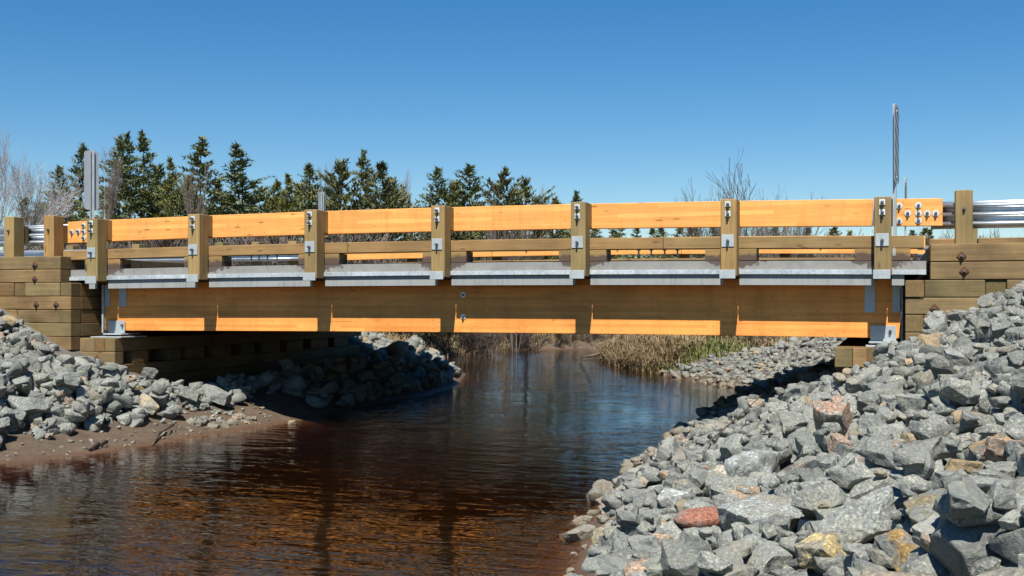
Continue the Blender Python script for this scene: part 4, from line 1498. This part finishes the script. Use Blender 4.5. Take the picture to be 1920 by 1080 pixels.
def bare_mesh(seed, h, spread, levels=4, stems=1, r0=0.06, first=0.25, fan=0.55, minr=0.006, leafy=0.0):
    """leafless tree: tapering limbs that fork; the limbs and twigs of one crown"""
    r_ = random.Random(seed)
    vs_, fs_ = [], []

    def seg(p, q, ra, rb):
        d_ = q - p
        u = d_.orthogonal().normalized()
        v = d_.cross(u).normalized()
        k = len(vs_)
        for c, rr in ((p, ra), (q, rb)):
            vs_.append(c + u * rr)
            vs_.append(c - u * rr * 0.5 + v * rr * 0.87)
            vs_.append(c - u * rr * 0.5 - v * rr * 0.87)
        fs_.extend(((k, k + 1, k + 4, k + 3), (k + 1, k + 2, k + 5, k + 4), (k + 2, k, k + 3, k + 5)))

    def grow(p, d_, ln, rad, lv):
        segs = 3
        for s in range(segs):
            nd = (d_ + Vector((r_.gauss(0, 0.10), r_.gauss(0, 0.10), r_.gauss(0.05, 0.06)))).normalized()
            q = p + nd * ln / segs
            seg(p, q, max(rad * (1 - s * 0.2), minr), max(rad * (1 - (s + 1) * 0.2), minr))
            if lv < levels and (s > 0 or lv > 0):
                for k in range(r_.choice((1, 2, 2))):
                    ax = nd.cross(Vector((r_.gauss(0, 1), r_.gauss(0, 1), r_.gauss(0, 1)))).normalized()
                    nd2 = (nd + ax * r_.uniform(0.45, 1.0) * fan * 1.4 + Vector((0, 0, 0.12))).normalized()
                    grow(q, nd2, ln * r_.uniform(0.45, 0.72), rad * 0.5, lv + 1)
            p, d_ = q, nd
        if lv < levels:
            grow(p, d_, ln * 0.6, rad * 0.5, lv + 1)

    for s in range(stems):
        a = r_.uniform(0, 6.28)
        d_ = Vector((math.cos(a) * spread * r_.uniform(0.2, 1), math.sin(a) * spread * r_.uniform(0.2, 1), 1)).normalized()
        grow(Vector((r_.uniform(-0.1, 0.1) * stems * 0.3, r_.uniform(-0.1, 0.1) * stems * 0.3, -0.1)), d_, h * (0.42 if stems == 1 else 0.42) * r_.uniform(0.75, 1.1), r0 * r_.uniform(0.7, 1), 0)
    me_ = bpy.data.meshes.new('limbs')
    me_.from_pydata([tuple(v) for v in vs_], [], fs_)
    return me_


SPR = [(conifer_mesh(20 + i, 8.0, 2.55 + 0.3 * (i % 3), 1.0), trunk_mesh(7.8, 0.10, i)) for i in range(4)]
PIN = [(conifer_mesh(40 + i, 7.0, 1.9 + 0.3 * i, 1.0, True), trunk_mesh(6.6, 0.11, 9 + i)) for i in range(3)]
for c_, t_ in SPR:
    c_.materials.append(M['needles'])
    t_.materials.append(M['bark'])
for c_, t_ in PIN:
    c_.materials.append(M['pine'])
    t_.materials.append(M['bark'])
TR = random.Random(8)


def tree(kind, px, top, Y, label, wide=1.0, group='conifers beyond the bridge', proto=None):
    q = at_y(px, top, Y)
    z0 = gz(q.x, Y) - 0.05
    lib = SPR if kind == 'spruce' else PIN
    base_h = 8.0 if kind == 'spruce' else 7.0
    c_, t_ = lib[TR.randrange(len(lib)) if proto is None else proto]
    s = (q.z - z0) / base_h
    T = thing(kind + '_tree', (q.x, Y, z0), label, 'tree', group, TR.uniform(0, 6.28))
    sw = s * wide * TR.uniform(0.92, 1.08)
    add_obj('trunk', t_, None, T, (0, 0, 0), (0, 0, 0), (s, s, s), local=True)
    add_obj('crown', c_, None, T, (0, 0, 0), (0, 0, 0), (sw, sw, s), local=True)
    return T


TREES = [('spruce', 112, 318, 50, 'spruce at the outer end of the wood, left of the grey marker plate', 1.0),
         ('spruce', 150, 277, 53, 'dark spruce half hidden behind the grey marker plate', 1.0),
         ('spruce', 222, 262, 49, 'tall spruce right of the pale birch stem', 0.95),
         ('spruce', 244, 258, 52, 'one of the tallest spruces, middle of the close trio', 0.9),
         ('spruce', 269, 255, 50, 'tallest spruce with a narrow top, last of the close trio', 0.9),
         ('pine', 298, 320, 54, 'broad olive pine just right of the tallest spruce', 1.1),
         ('spruce', 325, 303, 47, 'yellowish green spruce left of the second bridge post', 0.8),
         ('spruce', 376, 266, 51, 'tall open spruce rising above the second bridge post', 1.25),
         ('pine', 352, 335, 46, 'brownish pine low behind the second bridge post', 1.0),
         ('pine', 405, 345, 55, 'low pine between the two open spruces', 1.0),
         ('spruce', 455, 278, 48, 'spreading spruce standing alone right of the second bridge post', 1.35),
         ('pine', 488, 360, 52, 'low olive bush pine right of the spreading spruce', 0.9),
         ('spruce', 515, 343, 50, 'small spruce left of the pair before the third post', 0.9),
         ('spruce', 547, 331, 47, 'yellow green young spruce before the third post', 1.0),
         ('spruce', 585, 313, 49, 'dark pointed spruce just left of the third bridge post', 0.95),
         ('pine', 560, 352, 56, 'low pine behind the yellow green young spruce', 1.1),
         ('pine', 638, 311, 48, 'dense round pine right of the pale marker', 0.95),
         ('spruce', 677, 289, 50, 'slim spruce standing highest of the middle clump', 0.85),
         ('pine', 712, 312, 48, 'bushy grey green pine at the end of the middle clump', 1.0),
         ('pine', 735, 345, 52, 'low pine at the right foot of the middle clump', 0.9),
         ('spruce', 822, 321, 51, 'small pointed spruce above the fourth bridge post', 1.1),
         ('pine', 852, 348, 53, 'low pine between the two pointed trees over the fourth post', 1.1),
         ('spruce', 880, 316, 52, 'spruce with an open forked top right of the fourth post', 1.2),
         ('pine', 945, 328, 47, 'dense dark pine with a flat top and bare willow before it', 0.95),
         ('pine', 985, 345, 49, 'lower pine leaning on the flat topped one', 0.95),
         ('spruce', 1078, 364, 58, 'tip of a small spruce above the fifth bridge post', 1.0),
         ('spruce', 1044, 374, 60, 'small spruce tip left of the fifth bridge post', 0.9),
         ('spruce', 42, 372, 52, 'short spruce at the frame edge behind the guardrail posts', 1.0),
         ('spruce', 74, 384, 56, 'shortest spruce between the guardrail posts', 1.0)]
for kd, px, top, Y, lab, w_ in TREES:
    tree(kd, px, top, Y, lab, w_)

# small trees far off, under the rail
FAR = [(1118, 424), (1146, 420), (1166, 419), (1196, 426), (1222, 428), (1243, 429), (1275, 426), (1292, 428), (1308, 427), (1340, 431), (1350, 428), (1452, 427), (1512, 430),
       (1555, 431), (1571, 428), (1592, 434), (1714, 433), (1733, 429), (1745, 432)]
for i, (px, top) in enumerate(FAR):
    tree('spruce', px, top + TR.uniform(-1, 2), TR.uniform(105, 125), f'tiny far spruce in the gap under the orange rail, {ORD[i]} from the fifth post', TR.uniform(1.1, 1.4), 'far spruces in the gap under the rail')

BARE = [bare_mesh(1, 7.0, 0.10, 4, 1, 0.07, fan=0.5), bare_mesh(2, 6.0, 0.3, 3, 4, 0.045, fan=0.45), bare_mesh(3, 3.0, 0.7, 3, 7, 0.022, fan=0.5, minr=0.006),
        bare_mesh(5, 3.0, 0.9, 3, 9, 0.02, fan=0.6, minr=0.006), bare_mesh(9, 7.0, 0.25, 4, 3, 0.05, fan=0.55, minr=0.0035), bare_mesh(12, 7.0, 0.12, 3, 1, 0.05, fan=0.6, minr=0.006)]
BARE_D = [m_.copy() for m_ in BARE]
for k, m_ in enumerate(BARE): m_.materials.append(M['twig_pale' if k == 4 else 'twig'])
for m_ in BARE_D: m_.materials.append(M['twig_dark'])
BH = [max(v.co.z for v in m_.vertices) for m_ in BARE]


def bare(px, top, Y, k, label, name='bare_tree', cat='tree', wide=1.0, dark=False, group='leafless trees beyond the bridge', trunk=None):
    q = at_y(px, top, Y)
    z0 = gz(q.x, Y) - 0.05
    s = (q.z - z0) / BH[k]
    lib = BARE_D if dark else BARE
    T = thing(name, (q.x, Y, z0), label, cat, group, TR.uniform(0, 6.28))
    add_obj('limbs', lib[k], None, T, (0, 0, 0), (0, 0, 0), (s * wide, s * wide, s), local=True)
    if trunk:
        add_obj('trunk', trunk, None, T, (0, 0, 0), (0, 0, 0), (s, s, s), local=True)
    return T


BT = trunk_mesh(5.2, 0.045, 77)
BT.materials.append(M['birch'])
bare(-4, 225, 44, 4, 'big hazy leafless birch at the frame edge', wide=0.9)
bare(40, 300, 47, 0, 'smaller leafless birch beside the big hazy one', wide=0.55)
bare(197, 268, 45, 0, 'thin pale birch stem right of the grey marker plate', wide=0.45, trunk=BT)
bare(360, 300, 44.5, 0, 'thin bare stem above the second bridge post', wide=0.35)
bare(772, 316, 55, 0, 'slender leafless tree in the gap before the fourth post', wide=0.4)
bare(600, 296, 53, 0, 'faint leafless tree behind the dense round pine', wide=0.45)
bare(965, 340, 43, 1, 'bare pale willow in front of the flat topped pine', wide=0.6)
bare(1025, 345, 57, 0, 'sparse leafless sapling before the fifth post', wide=0.4)
bare(1358, 303, 50, 5, 'leafless sapling left of the sixth bridge post', wide=0.7, dark=True)
bare(1332, 335, 52, 1, 'low leafless bush left of the sapling by the sixth post', wide=0.7, dark=True)
bare(1415, 277, 48, 5, 'tallest leafless tree right of the sixth bridge post', wide=0.8, dark=True)
bare(1390, 356, 50, 1, 'twiggy bush at the foot of the tallest leafless tree', wide=0.8, dark=True)
bare(1440, 358, 47, 1, 'reddish twiggy bush right of the tallest leafless tree', wide=0.8)
bare(1482, 340, 52, 1, 'small leafless bush farthest from the sixth post', wide=0.6, dark=True)
# brush behind the far rail, in the gap between rail and curb
for i, px in enumerate(list(range(120, 640, 30)) + list(range(640, 1110, 22))):
    far_ = px > 760
    bare(px + TR.uniform(-6, 6), TR.uniform(404, 428) if not far_ else TR.uniform(416, 432), TR.uniform(33, 41) if not far_ else TR.uniform(120, 140), TR.choice((2, 3, 3)),
         f'leafless grey brown bush, {ORD[i]} from the guardrail posts in the thicket behind the rails',
         'leafless_bush', 'bush', TR.uniform(1.0, 1.5), TR.random() < 0.6, 'thicket of leafless bushes behind the rails')
for i, px in enumerate(list(range(1395, 1530, 16)) + [1545, 1580, 1610, 1700, 1760, 1775, 1795, 1850, 1905]):
    bare(px + TR.uniform(-5, 5), TR.uniform(420, 432), TR.uniform(92, 110), TR.choice((1, 2, 3)), f'leafless bush on the far plain under the rail, {ORD[i]} right of the sixth bridge post',
         'leafless_bush', 'bush', TR.uniform(0.8, 1.1), TR.random() < 0.5, 'leafless bushes on the far plain')


# willow thicket and dead brush on the far bank under the bridge
def bank_bush(px, py, h, k, label, wide=1.0, dark=True):
    p = on_ground(px, py)
    s = h / BH[k]
    T = thing('leafless_bush', (p.x, p.y, gz(p.x, p.y) - 0.05), label, 'bush', 'leafless bushes on the far bank', TR.uniform(0, 6.28))
    add_obj('limbs', (BARE_D if dark else BARE)[k], None, T, (0, 0, 0), (0, 0, 0), (s * wide, s * wide, s), local=True)


for px, py, h, lab in ((835, 665, 2.2, 'dark willow bush at the end of the sunlit rocks under the bridge'), (860, 672, 1.8, 'willow bush leaning over the water beside the sunlit rocks'),
                       (890, 660, 2.0, 'dark willow bush on the inner bend of the far bank'), (815, 655, 2.0, 'willow bush behind the dry orange grass'),
                       (925, 655, 1.1, 'low brown brush at the far waterline'), (960, 652, 0.9, 'brown brush in the middle of the far bank'),
                       (1040, 650, 0.9, 'brown brush on the far bank near the pale log'), (1110, 650, 1.0, 'brown brush behind the fallen pale log'),
                       (1150, 652, 1.0, 'brown brush beside the straw covered point'), (1390, 650, 1.3, 'dark brush behind the green bank'),
                       (1420, 655, 1.2, 'dark brush beside the far gravel slope'), (1330, 645, 1.3, 'brush growing behind the green grass on the point'), (905, 668, 1.6, 'willow bush overhanging the far water left of the middle'),
                       (985, 655, 1.0, 'low dead brush by the far water, left of the pale log'), (1070, 652, 1.0, 'low dead brush just behind the tip of the pale log'), (875, 652, 1.9, 'tall willow bush on top of the inner bend')):
    bank_bush(px, py, h, 3, lab, 1.1, TR.random() < 0.75)


# grass: straw on the far banks and the green patches on the point
def grass(nm, mat, spots, label):
    r_ = random.Random(nm)
    vs_, fs_ = [], []
    for x, y, n, hh, sp in spots:
        for k in range(n):
            bx, by = x + r_.gauss(0, sp), y + r_.gauss(0, sp)
            z = gz_fast(bx, by)
            if z < WATER - 0.06: continue
            a = r_.uniform(0, 6.28)
            h_ = hh * r_.uniform(0.5, 1.2)
            ln = r_.uniform(0.2, 1.15)
            w_ = 0.010 + 0.008 * r_.random()
            d_ = Vector((math.cos(a), math.sin(a), 0))
            sd = Vector((-d_.y, d_.x, 0)) * w_
            p0 = Vector((bx, by, z - 0.02))
            p1 = p0 + d_ * h_ * ln * 0.35 + Vector((0, 0, h_ * 0.65))
            p2 = p0 + d_ * h_ * ln + Vector((0, 0, h_ * (1.0 - 0.45 * ln)))
            i0 = len(vs_)
            vs_.extend((p0 - sd, p0 + sd, p1 + sd * 0.8, p1 - sd * 0.8, p2))
            fs_.append((i0, i0 + 1, i0 + 2, i0 + 3))
            fs_.append((i0 + 3, i0 + 2, i0 + 4))
    m_ = bpy.data.meshes.new(nm)
    m_.from_pydata([tuple(v) for v in vs_], [], fs_)
    tag(add_obj(nm, m_, mat), label, 'grass', kind='stuff')


FX = np.arange(-34, 14, 0.2)
FY = np.arange(24, 58, 0.2)
FG = ground(*np.meshgrid(FX, FY))
FD = river_dist(*np.meshgrid(FX, FY))


def gz_fast(x, y):
    i, j = int((x + 34) / 0.2), int((y - 24) / 0.2)
    if 0 <= i < len(FX) and 0 <= j < len(FY): return float(FG[j, i])
    return -10


def fd(x, y):
    i, j = int((x + 34) / 0.2), int((y - 24) / 0.2)
    if 0 <= i < len(FX) and 0 <= j < len(FY): return float(FD[j, i])
    return 99


GR = random.Random(3)
straw, green, olive = [], [], []
for k in range(9000):
    x, y = GR.uniform(-26, 6), GR.uniform(26, 56)
    d_ = fd(x, y)
    if not 0.0 < d_ < 7: continue
    if x > -6 and y < 31 and d_ < 5.5: continue
    if x < -6.5 and y < 28.5: continue
    px, py, zc = to_px((x, y, -1.5))
    if not 560 < px < 1500: continue
    if y < 33 and x < -8 and d_ < 0.8: continue
    h_ = 0.48 if d_ < 2 else 0.34
    if 780 < px < 1165 and GR.random() < 0.55: continue
    straw.append((x, y, 16, h_ * GR.uniform(0.4, 1.1), 0.12))
for cx, cy, n_, rad in ((1248, 660, 45, 0.4), (1300, 660, 70, 0.8), (1330, 664, 40, 0.5), (800, 630, 60, 0.7), (1340, 640, 60, 0.8)):
    p = on_ground(cx, cy)
    for k in range(n_):
        green.append((p.x + GR.gauss(0, rad), p.y + GR.gauss(0, rad), 18, GR.uniform(0.22, 0.5), 0.2))
for k in range(1000):                       # the thick straw that hangs over the edge of the point
    y = GR.uniform(31.5, 43)
    x = float(np.interp(y, RE[:, 0], RE[:, 1])) + abs(GR.gauss(0, 0.7))
    straw.append((x, y, 18, GR.uniform(0.4, 0.75), 0.13))
grass('dry_grass', M['dry_grass'], straw, 'dry straw coloured grass along the far river banks')
grass('green_grass', M['green_grass'], green, 'fresh green grass on the point across the river')
print('objects', len(bpy.data.objects))
